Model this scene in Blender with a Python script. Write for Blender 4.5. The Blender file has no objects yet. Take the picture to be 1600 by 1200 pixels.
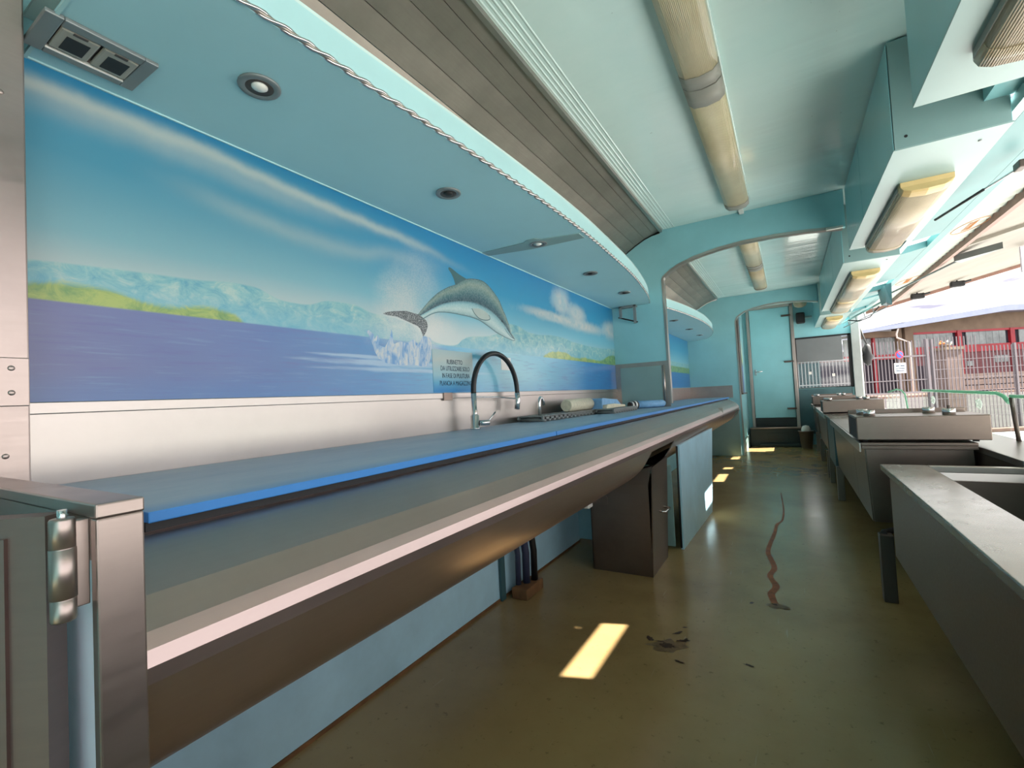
import bpy, bmesh, math, random
from mathutils import Vector, Matrix
random.seed(7)
S = bpy.context.scene
COL = S.collection

# ------------------------------------------------------------------ camera
cam = bpy.data.cameras.new('camera'); camo = bpy.data.objects.new('camera', cam); COL.objects.link(camo)
cam.sensor_width = 36.0; cam.lens = 724.0 / 1600 * 36.0; cam.clip_start = 0.01; cam.clip_end = 500
yw, pt, rl = math.radians(30.78), math.radians(1.934), math.radians(-2.98)
fw = Vector((-math.sin(yw) * math.cos(pt), math.cos(yw) * math.cos(pt), math.sin(pt)))
rt = Vector((math.cos(yw), math.sin(yw), 0)); up = rt.cross(fw)
rr = rt * math.cos(rl) + up * math.sin(rl); uu = -rt * math.sin(rl) + up * math.cos(rl)
camo.matrix_world = Matrix(((rr.x, uu.x, -fw.x, 0), (rr.y, uu.y, -fw.y, 0), (rr.z, uu.z, -fw.z, 1.0), (0, 0, 0, 1)))
S.camera = camo

# ------------------------------------------------------------------ colour management, world, sun
S.view_settings.view_transform = 'Standard'; S.view_settings.look = 'None'
S.view_settings.gamma = 1.0; S.view_settings.use_curve_mapping = False
S.view_settings.exposure = 1.75
def lin(c):
    return tuple(((v / 255) / 12.92 if v / 255 <= 0.04045 else ((v / 255 + 0.055) / 1.055) ** 2.4) for v in c) + (1.0,)
w = bpy.data.worlds.new('sky'); S.world = w; w.use_nodes = True
nt = w.node_tree; nt.nodes.clear()
o_ = nt.nodes.new('ShaderNodeOutputWorld'); bg = nt.nodes.new('ShaderNodeBackground')
tc = nt.nodes.new('ShaderNodeTexCoord'); mp = nt.nodes.new('ShaderNodeMapping'); mp.inputs['Scale'].default_value = (4.5, 4.5, 38)
nz = nt.nodes.new('ShaderNodeTexNoise'); nz.inputs['Scale'].default_value = 1.6; nz.inputs['Detail'].default_value = 7; nz.inputs['Distortion'].default_value = 0.6
rp = nt.nodes.new('ShaderNodeValToRGB')
rp.color_ramp.elements[0].position = 0.38; rp.color_ramp.elements[0].color = (0.16, 0.155, 0.195, 1)
rp.color_ramp.elements[1].position = 0.66; rp.color_ramp.elements[1].color = (1.0, 0.97, 0.95, 1)
nt.links.new(tc.outputs['Generated'], mp.inputs['Vector']); nt.links.new(mp.outputs[0], nz.inputs['Vector'])
nt.links.new(nz.outputs['Fac'], rp.inputs['Fac']); nt.links.new(rp.outputs[0], bg.inputs['Color'])
bg.inputs['Strength'].default_value = 1.4
nt.links.new(bg.outputs[0], o_.inputs['Surface'])
sun = bpy.data.lights.new('sun', 'SUN'); sun.energy = 9.0; sun.angle = 0.009; sun.color = (1.0, 0.945, 0.85)
suno = bpy.data.objects.new('sun', sun); COL.objects.link(suno)
suno.rotation_euler = Vector((1.0, 0.32, 1.2516)).to_track_quat('Z', 'Y').to_euler(); suno.location = (10, 3, 12)

# ------------------------------------------------------------------ node helpers
class NT:
    def __init__(s, name):
        s.m = bpy.data.materials.new(name); s.m.use_nodes = True; s.t = s.m.node_tree; s.t.nodes.clear()
        s.out = s.n('OutputMaterial'); s.b = s.n('BsdfPrincipled'); s.l(s.b.outputs[0], s.out.inputs['Surface'])
        s.pos = s.n('NewGeometry').outputs['Position']
    def n(s, k): return s.t.nodes.new('ShaderNode' + k)
    def l(s, a, b): s.t.links.new(a, b)
    def put(s, sock, v):
        if isinstance(v, bpy.types.NodeSocket): s.l(v, sock)
        else: sock.default_value = v
    def m_(s, op, a, b=None, c=None, clamp=False):
        n = s.n('Math'); n.operation = op; n.use_clamp = clamp
        s.put(n.inputs[0], a)
        if b is not None: s.put(n.inputs[1], b)
        if c is not None: s.put(n.inputs[2], c)
        return n.outputs[0]
    def mix(s, f, a, b, mode='MIX'):
        n = s.n('Mix'); n.data_type = 'RGBA'; n.blend_type = mode
        s.put(n.inputs[0], f); s.put(n.inputs[6], a); s.put(n.inputs[7], b); return n.outputs[2]
    def ss(s, v, a, b, x=0.0, y=1.0):
        n = s.n('MapRange'); n.interpolation_type = 'SMOOTHSTEP'
        s.put(n.inputs[0], v); n.inputs[1].default_value = a; n.inputs[2].default_value = b; n.inputs[3].default_value = x; n.inputs[4].default_value = y
        return n.outputs[0]
    def mapd(s, scale=(1, 1, 1), loc=(0, 0, 0), rot=(0, 0, 0)):
        n = s.n('Mapping'); s.l(s.pos, n.inputs[0]); n.inputs['Scale'].default_value = scale; n.inputs['Location'].default_value = loc; n.inputs['Rotation'].default_value = rot
        return n.outputs[0]
    def noise(s, scale=5, detail=4, rough=0.5, vec=None, dist=0):
        n = s.n('TexNoise'); s.l(vec or s.pos, n.inputs['Vector']); n.inputs['Scale'].default_value = scale; n.inputs['Detail'].default_value = detail
        n.inputs['Roughness'].default_value = rough; n.inputs['Distortion'].default_value = dist
        return n.outputs['Fac']
    def ramp(s, v, stops):
        n = s.n('ValToRGB'); s.l(v, n.inputs[0]); e = n.color_ramp.elements
        while len(e) < len(stops): e.new(0.5)
        for k, (p, c) in enumerate(stops): e[k].position = p; e[k].color = c
        return n.outputs[0]
    def curve(s, v, pts, x0, x1, y0, y1):
        a = s.m_('DIVIDE', s.m_('SUBTRACT', v, x0), x1 - x0, clamp=True)
        n = s.n('FloatCurve'); s.l(a, n.inputs['Value']); c = n.mapping.curves[0]
        P = [((x - x0) / (x1 - x0), (y - y0) / (y1 - y0)) for x, y in pts]
        c.points[0].location = P[0]; c.points[1].location = P[-1]
        for p in P[1:-1]: c.points.new(*p)
        n.mapping.update()
        return s.m_('MULTIPLY_ADD', n.outputs[0], y1 - y0, y0)
    def bump(s, h, strength=0.2, dist=0.01):
        n = s.n('Bump'); n.inputs['Strength'].default_value = strength; n.inputs['Distance'].default_value = dist
        s.l(h, n.inputs['Height']); s.l(n.outputs[0], s.b.inputs['Normal'])
    def set(s, **k):
        for a, v in k.items(): s.put(s.b.inputs[a.replace('_', ' ')], v)
        return s

def paint(name, rgb, rough=0.4, var=0.06, spec=0.5, scale=3.0, metal=0.0, bump=0.0, coat=0.0):
    t = NT(name); c = lin(rgb)
    f = t.noise(scale, 5, 0.6)
    d = tuple(v * (1 - var * 2.2) for v in c[:3]) + (1,); h = tuple(min(1, v * (1 + var)) for v in c[:3]) + (1,)
    col = t.ramp(f, [(0.3, d), (0.7, h)])
    t.set(Base_Color=col, Metallic=metal, Specular_IOR_Level=spec, Coat_Weight=coat, Coat_Roughness=0.08)
    r = t.noise(scale * 4, 3, 0.6)
    t.l(t.m_('MULTIPLY_ADD', r, 0.06, rough - 0.03), t.b.inputs['Roughness'])
    if bump: t.bump(t.noise(scale * 12, 3, 0.6), bump, 0.004)
    return t.m
def steel(name, rgb=(176, 168, 162), rough=0.34, streak=(1, 60, 60), scratch=0.5, var=0.18, bmp=0.015):
    t = NT(name); c = lin(rgb)
    f = t.noise(2.2, 6, 0.65); g = t.noise(3, 4, 0.7, vec=t.mapd(streak))
    d = tuple(v * (1 - var * 1.6) for v in c[:3]) + (1,)
    col = t.mix(t.m_('MULTIPLY', g, scratch, clamp=True), t.ramp(f, [(0.3, d), (0.72, c)]), tuple(v * 0.72 for v in c[:3]) + (1,))
    t.set(Base_Color=col, Metallic=0.92)
    t.l(t.m_('ADD', t.m_('MULTIPLY', g, 0.44 * scratch), t.m_('MULTIPLY_ADD', f, 0.16, rough - 0.08 - 0.22 * scratch)), t.b.inputs['Roughness'])
    t.bump(g, bmp, 0.002)
    return t.m
def flat(name, rgb, rough=0.5, metal=0.0, spec=0.5):
    t = NT(name); c = lin(rgb); f = t.noise(9, 3)
    t.set(Base_Color=t.ramp(f, [(0.3, tuple(v * 0.9 for v in c[:3]) + (1,)), (0.7, c)]), Roughness=rough, Metallic=metal, Specular_IOR_Level=spec)
    return t.m

M = {}
M['teal'] = paint('teal_paint', (138, 196, 204), 0.38, 0.04)
M['teal_cab'] = paint('teal_cabinet_paint', (140, 198, 202), 0.36, 0.04, coat=0.2)
M['teal_soffit'] = paint('soffit_laminate', (166, 212, 220), 0.5, 0.02)
M['teal_pale'] = paint('pale_aqua_paint', (205, 228, 224), 0.25, 0.03, coat=0.3)
M['teal_fascia'] = paint('fascia_laminate', (172, 212, 214), 0.3, 0.03)
M['cab_bottom'] = paint('cabinet_underside', (152, 178, 176), 0.35, 0.03)
M['beam'] = paint('teal_beam_paint', (92, 138, 140), 0.45, 0.06)
M['blind_grey'] = paint('grey_blind', (112, 116, 118), 0.6, 0.05)
M['pillar_grey'] = paint('grey_white_pillar', (150, 156, 154), 0.5, 0.08)
M['teal_dark'] = paint('dark_teal_paint', (62, 98, 104), 0.45, 0.1)
M['teal_grey'] = paint('grey_teal_paint', (132, 162, 160), 0.45, 0.05)  # also put on the cabinet end faces as their greyer shading
M['blue_toe'] = paint('pale_blue_laminate', (176, 216, 234), 0.35, 0.06, scale=5)
M['lilac'] = paint('lilac_white_panel', (226, 224, 240), 0.5, 0.04)
M['steel'] = steel('brushed_steel', (188, 172, 165), 0.34, (3, 3, 40), 0.4)
M['steel_drum'] = steel('brushed_steel_drum', (194, 174, 168), 0.33, (40, 0.6, 40), 0.3, 0.12, 0.0)
M['steel_dark'] = steel('tarnished_cove_steel', (190, 180, 170), 0.5, (50, 2, 50), 0.6, 0.25)
M['steel_bright'] = steel('bright_steel', (186, 178, 172), 0.32, (1, 1, 5), 0.08, 0.1, 0.0)
M['steel_unit'] = steel('unit_steel', (142, 125, 116), 0.34, (2, 40, 40), 0.4, 0.2)
M['steel_leg'] = steel('dark_leg_steel', (104, 94, 90), 0.45, (30, 3, 3), 0.3, 0.15)
M['steel_matt'] = steel('matt_door_steel', (150, 130, 124), 0.55, (3, 3, 30), 0.3, 0.15)
M['steel_wet'] = steel('stained_rim_steel', (176, 178, 172), 0.24, (6, 6, 6), 0.5, 0.3)
M['chrome'] = steel('chrome', (215, 213, 212), 0.14, (8, 8, 8), 0.1, 0.05)
M['black'] = flat('black_rubber', (20, 20, 22), 0.45)
M['black_void'] = flat('black_plastic', (26, 26, 28), 0.6)
M['blackgreen'] = paint('dark_green_black_step', (30, 42, 42), 0.5, 0.2)
M['white'] = flat('white_plastic', (232, 232, 226), 0.4)
M['paper'] = flat('white_paper', (236, 232, 226), 0.7)
M['brown_frame'] = flat('brown_bronze_frame', (92, 78, 72), 0.4, 0.5)
M['wood'] = paint('old_wood', (120, 84, 52), 0.7, 0.2, scale=14)
M['hose'] = flat('dark_blue_hose', (52, 58, 84), 0.5)
M['mat_blue'] = paint('blue_mat', (112, 160, 200), 0.6, 0.1, scale=20)
M['towel'] = paint('off_white_towel', (206, 200, 178), 0.9, 0.08, scale=60, bump=0.4)
M['grey_plastic'] = paint('grey_plastic_grate', (120, 124, 122), 0.5, 0.1)
M['frame_grey'] = flat('grey_anodised_frame', (130, 136, 136), 0.4, 0.3)
M['text'] = flat('dark_print', (44, 60, 78), 0.8)
M['rust'] = paint('dried_rust_spill', (150, 84, 44), 0.6, 0.25, scale=25)
M['dirt'] = paint('dark_dirt_smear', (58, 34, 20), 0.7, 0.3, scale=60)
M['smear'] = paint('faint_brown_smear', (112, 88, 58), 0.5, 0.2, scale=50)

def mat_floor():
    t = NT('olive_resin_floor')
    f = t.noise(0.9, 6, 0.6); g = t.noise(38, 4, 0.7); h = t.noise(4.5, 6, 0.7, dist=0.8)
    col = t.ramp(f, [(0.3, lin((130, 106, 70))), (0.5, lin((150, 126, 86))), (0.75, lin((164, 144, 100)))])
    col = t.mix(t.ss(g, 0.60, 0.72, 0, 0.5), col, lin((84, 68, 44)))
    col = t.mix(t.ss(h, 0.6, 0.8, 0, 0.4), col, lin((120, 98, 66)))
    sc = t.noise(3, 2, 0.5, vec=t.mapd((26, 1.2, 1), rot=(0, 0, 0.5)))
    col = t.mix(t.ss(sc, 0.71, 0.76, 0, 0.25), col, lin((176, 168, 144)))
    t.set(Base_Color=col, Specular_IOR_Level=0.5)
    t.l(t.m_('ADD', t.m_('MULTIPLY', h, 0.22), 0.12), t.b.inputs['Roughness'])
    t.bump(g, 0.05, 0.003)
    return t.m
M['floor'] = mat_floor()
def mat_ceiling():
    t = NT('glossy_pale_ceiling')
    f = t.noise(1.2, 5, 0.6); sp = t.noise(46, 2, 0.4)
    col = t.ramp(f, [(0.3, lin((204, 234, 230))), (0.7, lin((222, 242, 238)))])
    col = t.mix(t.ss(sp, 0.78, 0.8, 0, 0.6), col, lin((70, 80, 76)))
    wv = t.noise(1.4, 3, 0.5, vec=t.mapd((0.5, 3.5, 1)))
    t.set(Base_Color=col, Specular_IOR_Level=0.7, Coat_Weight=0.5, Coat_Roughness=0.06)
    t.l(t.m_('MULTIPLY_ADD', f, 0.15, 0.1), t.b.inputs['Roughness'])
    t.bump(wv, 0.35, 0.03)
    return t.m
M['ceiling'] = mat_ceiling()
def mat_board():
    t = NT('scuffed_blue_board')
    z = t.n('SeparateXYZ'); t.l(t.pos, z.inputs[0])
    nn = t.n('SeparateXYZ'); g = t.n('NewGeometry'); t.l(g.outputs['Normal'], nn.inputs[0])
    f = t.noise(2.5, 6, 0.7, vec=t.mapd((3, 1, 1))); s = t.noise(4, 5, 0.7, vec=t.mapd((40, 3, 1)))
    worn = t.ramp(f, [(0.3, lin((132, 160, 186))), (0.7, lin((166, 184, 198)))])
    worn = t.mix(t.ss(s, 0.55, 0.7, 0, 0.3), worn, lin((110, 150, 190)))
    worn = t.mix(t.ss(t.m_('ADD', z.outputs[0], t.m_('MULTIPLY', f, 0.06)), -0.80, -0.715, 0, 0.75), worn, lin((72, 146, 206)))
    col = t.mix(t.ss(nn.outputs[2], 0.5, 0.9), lin((52, 128, 200)), worn)
    t.set(Base_Color=col, Roughness=0.45)
    return t.m
M['board'] = mat_board()
def mat_diffuser(name, a, b):
    t = NT(name)
    w_ = t.n('TexWave'); t.l(t.mapd((1, 0, 0)), w_.inputs[0]); w_.inputs['Scale'].default_value = 55; w_.bands_direction = 'X'
    f = t.noise(2.5, 5, 0.6)
    col = t.ramp(f, [(0.3, lin(a)), (0.7, lin(b))])
    t.set(Base_Color=col, Roughness=0.3, Specular_IOR_Level=0.6, Subsurface_Weight=0.0, Transmission_Weight=0.15, Coat_Weight=0.3)
    t.bump(w_.outputs['Fac'], 0.5, 0.004)
    return t.m
M['diffuser'] = mat_diffuser('yellowed_prismatic_diffuser', (206, 188, 146), (240, 226, 186))
M['diffuser2'] = mat_diffuser('yellowed_oval_diffuser', (170, 152, 122), (212, 194, 160))
M['cap'] = flat('grey_lamp_cap', (158, 156, 146), 0.45)
M['cap_yellow'] = flat('yellowed_lamp_cap', (218, 190, 132), 0.4)

# ---- the painted mural (flat print): sky, streaks of cloud, hills, green shore, sea
def mat_mural():
    t = NT('mural_print'); sp = t.n('SeparateXYZ'); t.l(t.pos, sp.inputs[0]); y, z = sp.outputs[1], sp.outputs[2]
    n1 = t.noise(7, 6, 0.6); n2 = t.noise(19, 6, 0.72, vec=t.mapd((1, 0.8, 1.2)), dist=0.7); n3 = t.noise(6, 5, 0.6, vec=t.mapd((1, 1, 14)))
    zz = t.m_('DIVIDE', t.m_('SUBTRACT', z, 1.25), 0.54, clamp=True)
    skyL = t.ramp(zz, [(0.0, lin((196, 214, 210))), (0.32, lin((138, 192, 204))), (0.62, lin((78, 158, 186))), (0.86, lin((52, 146, 180))), (0.95, lin((10, 128, 176)))])
    skyR = t.ramp(zz, [(0.0, lin((205, 226, 224))), (0.32, lin((124, 200, 222))), (0.6, lin((40, 158, 204))), (1.0, lin((0, 128, 186)))])
    sky = t.mix(t.ss(y, 0.7, 1.9), skyL, skyR)
    # long thin cloud streaks
    def streak(pts, wd, amp, lo, hi):
        c = t.curve(y, pts, 0.2, 4.1, 1.4, 1.8)
        d = t.m_('DIVIDE', t.m_('SUBTRACT', z, t.m_('MULTIPLY_ADD', t.m_('SUBTRACT', n1, 0.5), 0.035, c)), wd)
        g = t.m_('EXPONENT', t.m_('MULTIPLY', t.m_('MULTIPLY', d, d), -1.0))
        return t.m_('MULTIPLY', t.m_('MULTIPLY', g, amp), t.m_('MULTIPLY', t.ss(y, lo[0], lo[1]), t.ss(y, hi[0], hi[1], 1, 0)))
    col = sky
    for a in (([(0.2, 1.715), (0.5, 1.712), (0.72, 1.710), (0.96, 1.695), (1.2, 1.685), (1.5, 1.675), (1.8, 1.64), (4.1, 1.5)], 0.019, 0.7, (0.1, 0.3), (1.2, 2.0)),
              ([(0.2, 1.63), (0.6, 1.595), (0.8, 1.568), (1.1, 1.56), (1.36, 1.60), (4.1, 1.6)], 0.03, 0.35, (0.45, 0.8), (1.2, 1.7)),
              ([(0.2, 1.675), (0.5, 1.685), (0.9, 1.665), (1.3, 1.655), (4.1, 1.6)], 0.03, 0.35, (0.2, 0.4), (0.8, 1.3))):
        col = t.mix(streak(*a), col, lin((206, 212, 200)))
    # heaped clouds at the far end
    def blob(cy, cz, ry, rz, soft=0.35, nz_=n1, amt=0.9):
        a = t.m_('DIVIDE', t.m_('SUBTRACT', y, cy), ry); b = t.m_('DIVIDE', t.m_('SUBTRACT', z, cz), rz)
        d = t.m_('SQRT', t.m_('ADD', t.m_('MULTIPLY', a, a), t.m_('MULTIPLY', b, b)))
        d = t.m_('MULTIPLY_ADD', t.m_('SUBTRACT', nz_, 0.5), 1.6, d)
        return t.ss(d, 1 - soft, 1 + soft, amt, 0)
    ncl = t.noise(13, 6, 0.65, dist=0.4)
    for a in ((2.93, 1.655, 0.13, 0.085), (3.2, 1.61, 0.16, 0.06), (2.75, 1.535, 0.35, 0.03), (3.3, 1.53, 0.42, 0.04), (3.95, 1.56, 0.2, 0.07), (5.1, 1.57, 0.5, 0.06)):
        col = t.mix(blob(*a, 0.6, ncl, 0.85), col, t.mix(t.ss(ncl, 0.35, 0.65), lin((176, 206, 214)), lin((232, 226, 214))))
    col = t.mix(t.ss(z, 1.42, 1.30, 0, 0.4), col, lin((222, 224, 214)))
    # hills
    H = [(0.3, 1.338), (0.47, 1.35), (0.61, 1.357), (0.76, 1.368), (0.81, 1.355), (0.87, 1.34), (0.93, 1.34), (1.03, 1.366), (1.12, 1.369), (1.22, 1.35), (1.34, 1.345), (1.5, 1.30), (1.66, 1.262), (1.77, 1.297), (1.84, 1.318), (1.98, 1.333), (2.14, 1.377), (2.25, 1.425), (2.47, 1.395), (2.84, 1.41), (3.16, 1.39), (3.6, 1.385), (4.04, 1.40), (4.1, 1.40)]
    hc = t.curve(y, H, 0.3, 4.1, 1.2, 1.5)
    hz = t.m_('SUBTRACT', z, t.m_('MULTIPLY_ADD', t.m_('SUBTRACT', n2, 0.5), 0.008, hc))
    hillc = t.ramp(n2, [(0.34, lin((92, 174, 196))), (0.5, lin((138, 200, 204))), (0.66, lin((190, 218, 208)))])
    hillc = t.mix(t.ss(z, 1.26, 1.34, 0.55, 0), hillc, lin((104, 190, 214)))
    col = t.mix(t.ss(hz, -0.004, 0.003, 1, 0), col, hillc)
    G = [(0.3, 1.292), (0.35, 1.302), (0.41, 1.303), (0.48, 1.289), (0.55, 1.28), (0.65, 1.292), (0.74, 1.262), (0.85, 1.2), (2.5, 1.2), (2.63, 1.275), (2.93, 1.312), (3.1, 1.285), (3.34, 1.292), (3.6, 1.285), (3.94, 1.345), (4.1, 1.345)]
    gc = t.curve(y, G, 0.3, 4.1, 1.15, 1.4)
    gz = t.m_('SUBTRACT', z, t.m_('MULTIPLY_ADD', t.m_('SUBTRACT', n2, 0.5), 0.03, gc))
    greenc = t.ramp(n2, [(0.35, lin((104, 160, 70))), (0.6, lin((186, 202, 84)))])
    greenc = t.mix(t.ss(y, 3.3, 3.9), greenc, t.ramp(n2, [(0.35, lin((30, 128, 70))), (0.6, lin((150, 190, 90)))]))
    col = t.mix(t.ss(gz, -0.012, 0.004, 0.95, 0), col, greenc)
    # sea
    yy = t.m_('DIVIDE', t.m_('SUBTRACT', y, 0.3), 3.8, clamp=True)
    sea = t.ramp(yy, [(0.0, lin((112, 118, 172))), (0.13, lin((84, 122, 186))), (0.25, lin((58, 148, 206))), (0.38, lin((92, 188, 222))), (0.50, lin((140, 212, 226))), (0.62, lin((104, 196, 226))), (0.8, lin((24, 138, 206))), (1.0, lin((0, 116, 196)))])
    sea = t.mix(t.ss(n3, 0.5, 0.72, 0, 0.35), sea, lin((96, 92, 168)))
    sea = t.mix(t.ss(n3, 0.46, 0.28, 0, 0.16), sea, lin((150, 206, 232)))
    sea = t.mix(t.ss(z, 1.13, 1.04, 0, 0.35), sea, lin((30, 140, 214)))
    seam = t.ss(z, 1.255, 1.261, 1, 0)
    col = t.mix(seam, col, sea)
    # spray and splash around the leaping dolphin
    grain = t.noise(220, 2, 0.6)
    for (cy, cz, ry, rz, amt) in ((1.37, 1.41, 0.09, 0.08, 0.7), (1.45, 1.49, 0.11, 0.09, 0.4), (1.60, 1.345, 0.11, 0.045, 0.7), (1.38, 1.31, 0.15, 0.06, 0.5), (1.52, 1.30, 0.07, 0.07, 0.7), (1.53, 1.57, 0.12, 0.08, 0.2)):
        k = blob(cy, cz, ry, rz, 0.95, n1, amt)
        col = t.mix(t.m_('MULTIPLY', k, t.ss(grain, 0.36, 0.6, 0.55, 1.0)), col, lin((232, 230, 222)))
    for (cy, cz, ry, rz) in ((1.34, 1.165, 0.34, 0.012), (1.5, 1.14, 0.4, 0.008), (1.2, 1.185, 0.2, 0.006)):
        col = t.mix(blob(cy, cz, ry, rz, 0.5, n3, 0.6), col, lin((196, 222, 238)))
    hs = t.n('HueSaturation'); hs.inputs['Saturation'].default_value = 0.97; hs.inputs['Value'].default_value = 0.72; t.l(col, hs.inputs['Color'])
    t.set(Base_Color=hs.outputs[0], Roughness=0.28, Coat_Weight=0.3, Coat_Roughness=0.1)
    return t.m
M['mural'] = mat_mural()
def mat_vcol():
    t = NT('mural_figure_print'); a = t.n('Attribute'); a.attribute_name = 'Col'
    g = t.noise(160, 2, 0.5)
    t.set(Base_Color=t.mix(t.ss(g, 0.4, 0.6, 0, 0.08), a.outputs['Color'], (1, 1, 1, 1)), Roughness=0.28, Coat_Weight=0.3, Coat_Roughness=0.1)
    return t.m
M['figure'] = mat_vcol()
def mat_fluke():
    t = NT('speckled_fluke_print'); g = t.noise(260, 3, 0.7)
    t.set(Base_Color=t.ramp(g, [(0.42, lin((40, 46, 50))), (0.55, lin((112, 120, 122))), (0.64, lin((190, 194, 190)))]), Roughness=0.3)
    return t.m
M['fluke'] = mat_fluke()
def mat_splash():
    t = NT('splash_print'); g = t.noise(26, 4, 0.6, vec=t.mapd((1, 1.6, 0.6)), dist=1.2)
    t.set(Base_Color=t.ramp(g, [(0.34, lin((84, 138, 186))), (0.5, lin((146, 172, 196))), (0.62, lin((190, 194, 192)))]), Roughness=0.3)
    return t.m
M['splash'] = mat_splash()
def mat_glass(name, tint=(0.95, 0.985, 0.965), refl=0.12):
    t = NT(name); t.t.nodes.remove(t.b)
    tr = t.n('BsdfTransparent'); tr.inputs[0].default_value = tint + (1,)
    gl = t.n('BsdfGlossy'); gl.inputs['Roughness'].default_value = 0.02
    mx = t.n('MixShader'); mx.inputs[0].default_value = 0.05; t.l(tr.outputs[0], mx.inputs[1]); t.l(gl.outputs[0], mx.inputs[2])
    t.l(mx.outputs[0], t.out.inputs['Surface']); return t.m
M['glass'] = mat_glass('clear_pane_glass')
def mat_lucent(name, rgb, k):
    t = NT(name); f = t.noise(12, 3); c = lin(rgb)
    t.set(Base_Color=t.ramp(f, [(0.3, tuple(v * 0.92 for v in c[:3]) + (1,)), (0.7, c)]), Roughness=0.3)
    tl = t.n('BsdfTranslucent'); tl.inputs[0].default_value = c
    mx = t.n('MixShader'); mx.inputs[0].default_value = k
    t.l(t.b.outputs[0], mx.inputs[1]); t.l(tl.outputs[0], mx.inputs[2]); t.l(mx.outputs[0], t.out.inputs['Surface']); return t.m
M['glass_edge'] = mat_lucent('green_glass_edge', (150, 205, 178), 0.5)
M['frost'] = mat_lucent('frosted_white_emblem', (240, 244, 240), 0.6)
def mat_translucent():
    t = NT('corrugated_translucent_sheet'); t.b.inputs['Roughness'].default_value = 0.4
    f = t.noise(6, 4); col = t.ramp(f, [(0.3, lin((104, 112, 104))), (0.7, lin((126, 130, 122)))])
    t.set(Base_Color=col)
    tl = t.n('BsdfTranslucent'); tl.inputs[0].default_value = lin((220, 226, 214))
    mx = t.n('MixShader'); mx.inputs[0].default_value = 0.10
    t.l(t.b.outputs[0], mx.inputs[1]); t.l(tl.outputs[0], mx.inputs[2]); t.l(mx.outputs[0], t.out.inputs['Surface']); return t.m
M['corrugated'] = mat_translucent()
M['canopy_white'] = paint('dirty_white_canopy', (132, 126, 114), 0.5, 0.08, scale=4)
M['canopy_brown'] = paint('brownish_strip', (140, 104, 90), 0.5, 0.12, scale=8)
M['asphalt'] = paint('asphalt', (58, 55, 54), 0.9, 0.18, scale=1.2, bump=0.2)
M['yard'] = paint('pale_bounce_paving', (180, 182, 182), 0.85, 0.06, scale=1.5)
M['pave'] = paint('pale_pavement', (110, 86, 76), 0.9, 0.12, scale=2)
M['galv'] = flat('galvanised_bar', (92, 86, 90), 0.5, 0.1)
M['wire'] = flat('wire_mesh_grey', (104, 96, 100), 0.6, 0.1)
M['concrete'] = paint('weathered_concrete', (112, 96, 80), 0.85, 0.12, scale=1.5)
M['redwall'] = paint('red_brick_wall', (98, 58, 62), 0.8, 0.15, scale=2)
M['redframe'] = paint('red_painted_steel', (138, 26, 38), 0.5, 0.1)
M['winpane'] = paint('grey_industrial_pane', (118, 126, 126), 0.25, 0.2, scale=1.5)
M['roofmetal'] = paint('white_roof_edge', (120, 128, 150), 0.4, 0.05)
M['darkopen'] = flat('dark_shed_interior', (30, 25, 38), 0.8)
M['block'] = paint('grey_brown_block', (106, 90, 84), 0.9, 0.15, scale=3)
M['signblue'] = flat('blue_road_sign', (52, 84, 170), 0.4); M['signred'] = flat('red_road_sign', (196, 40, 44), 0.4)
M['orange'] = flat('orange_flower', (230, 130, 60), 0.6)

# ------------------------------------------------------------------ mesh helpers (all coordinates are world unless a root says local)
BASE = {}
def link(o, parent=None):
    COL.objects.link(o)
    if parent is not None:
        o.parent = parent
        if parent.name in BASE: o.location = -BASE[parent.name]
    return o
def props(o, label=None, cat=None, group=None, kind=None):
    if label: o['label'] = label
    if cat: o['category'] = cat
    if group: o['group'] = group
    if kind: o['kind'] = kind
    return o
def thing(name, label, cat, base, group=None, kind=None):
    o = bpy.data.objects.new(name, None); o.empty_display_size = 0.05; COL.objects.link(o); o.location = base
    BASE[o.name] = Vector(base); return props(o, label, cat, group, kind)
def mesh(name, v, f, mat, parent=None, smooth=False, **k):
    me = bpy.data.meshes.new(name); me.from_pydata([tuple(p) for p in v], [], f); me.validate(); me.update()
    bm = bmesh.new(); bm.from_mesh(me); bmesh.ops.recalc_face_normals(bm, faces=bm.faces); bm.to_mesh(me); bm.free()
    if smooth:
        for p in me.polygons: p.use_smooth = True
    me.materials.append(M[mat] if isinstance(mat, str) else mat)
    o = bpy.data.objects.new(name, me); link(o, parent); return props(o, **k)
def frombm(name, bm, mat, parent=None, smooth=False, **k):
    me = bpy.data.meshes.new(name); bm.to_mesh(me); bm.free()
    if smooth:
        for p in me.polygons: p.use_smooth = True
    me.materials.append(M[mat]); o = bpy.data.objects.new(name, me); link(o, parent); return props(o, **k)
def box(name, x0, x1, y0, y1, z0, z1, mat, parent=None, bev=0.0, seg=2, rot=None, **k):
    bm = bmesh.new(); bmesh.ops.create_cube(bm, size=1.0)
    sx, sy, sz = abs(x1 - x0), abs(y1 - y0), abs(z1 - z0)
    bmesh.ops.scale(bm, vec=(sx, sy, sz), verts=bm.verts)
    if bev: bmesh.ops.bevel(bm, geom=bm.edges[:], offset=min(bev, 0.45 * min(sx, sy, sz)), segments=seg, affect='EDGES', profile=0.5)
    if rot: bmesh.ops.rotate(bm, cent=(0, 0, 0), matrix=rot, verts=bm.verts)
    bmesh.ops.translate(bm, vec=((x0 + x1) / 2, (y0 + y1) / 2, (z0 + z1) / 2), verts=bm.verts)
    return frombm(name, bm, mat, parent, **k)
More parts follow.
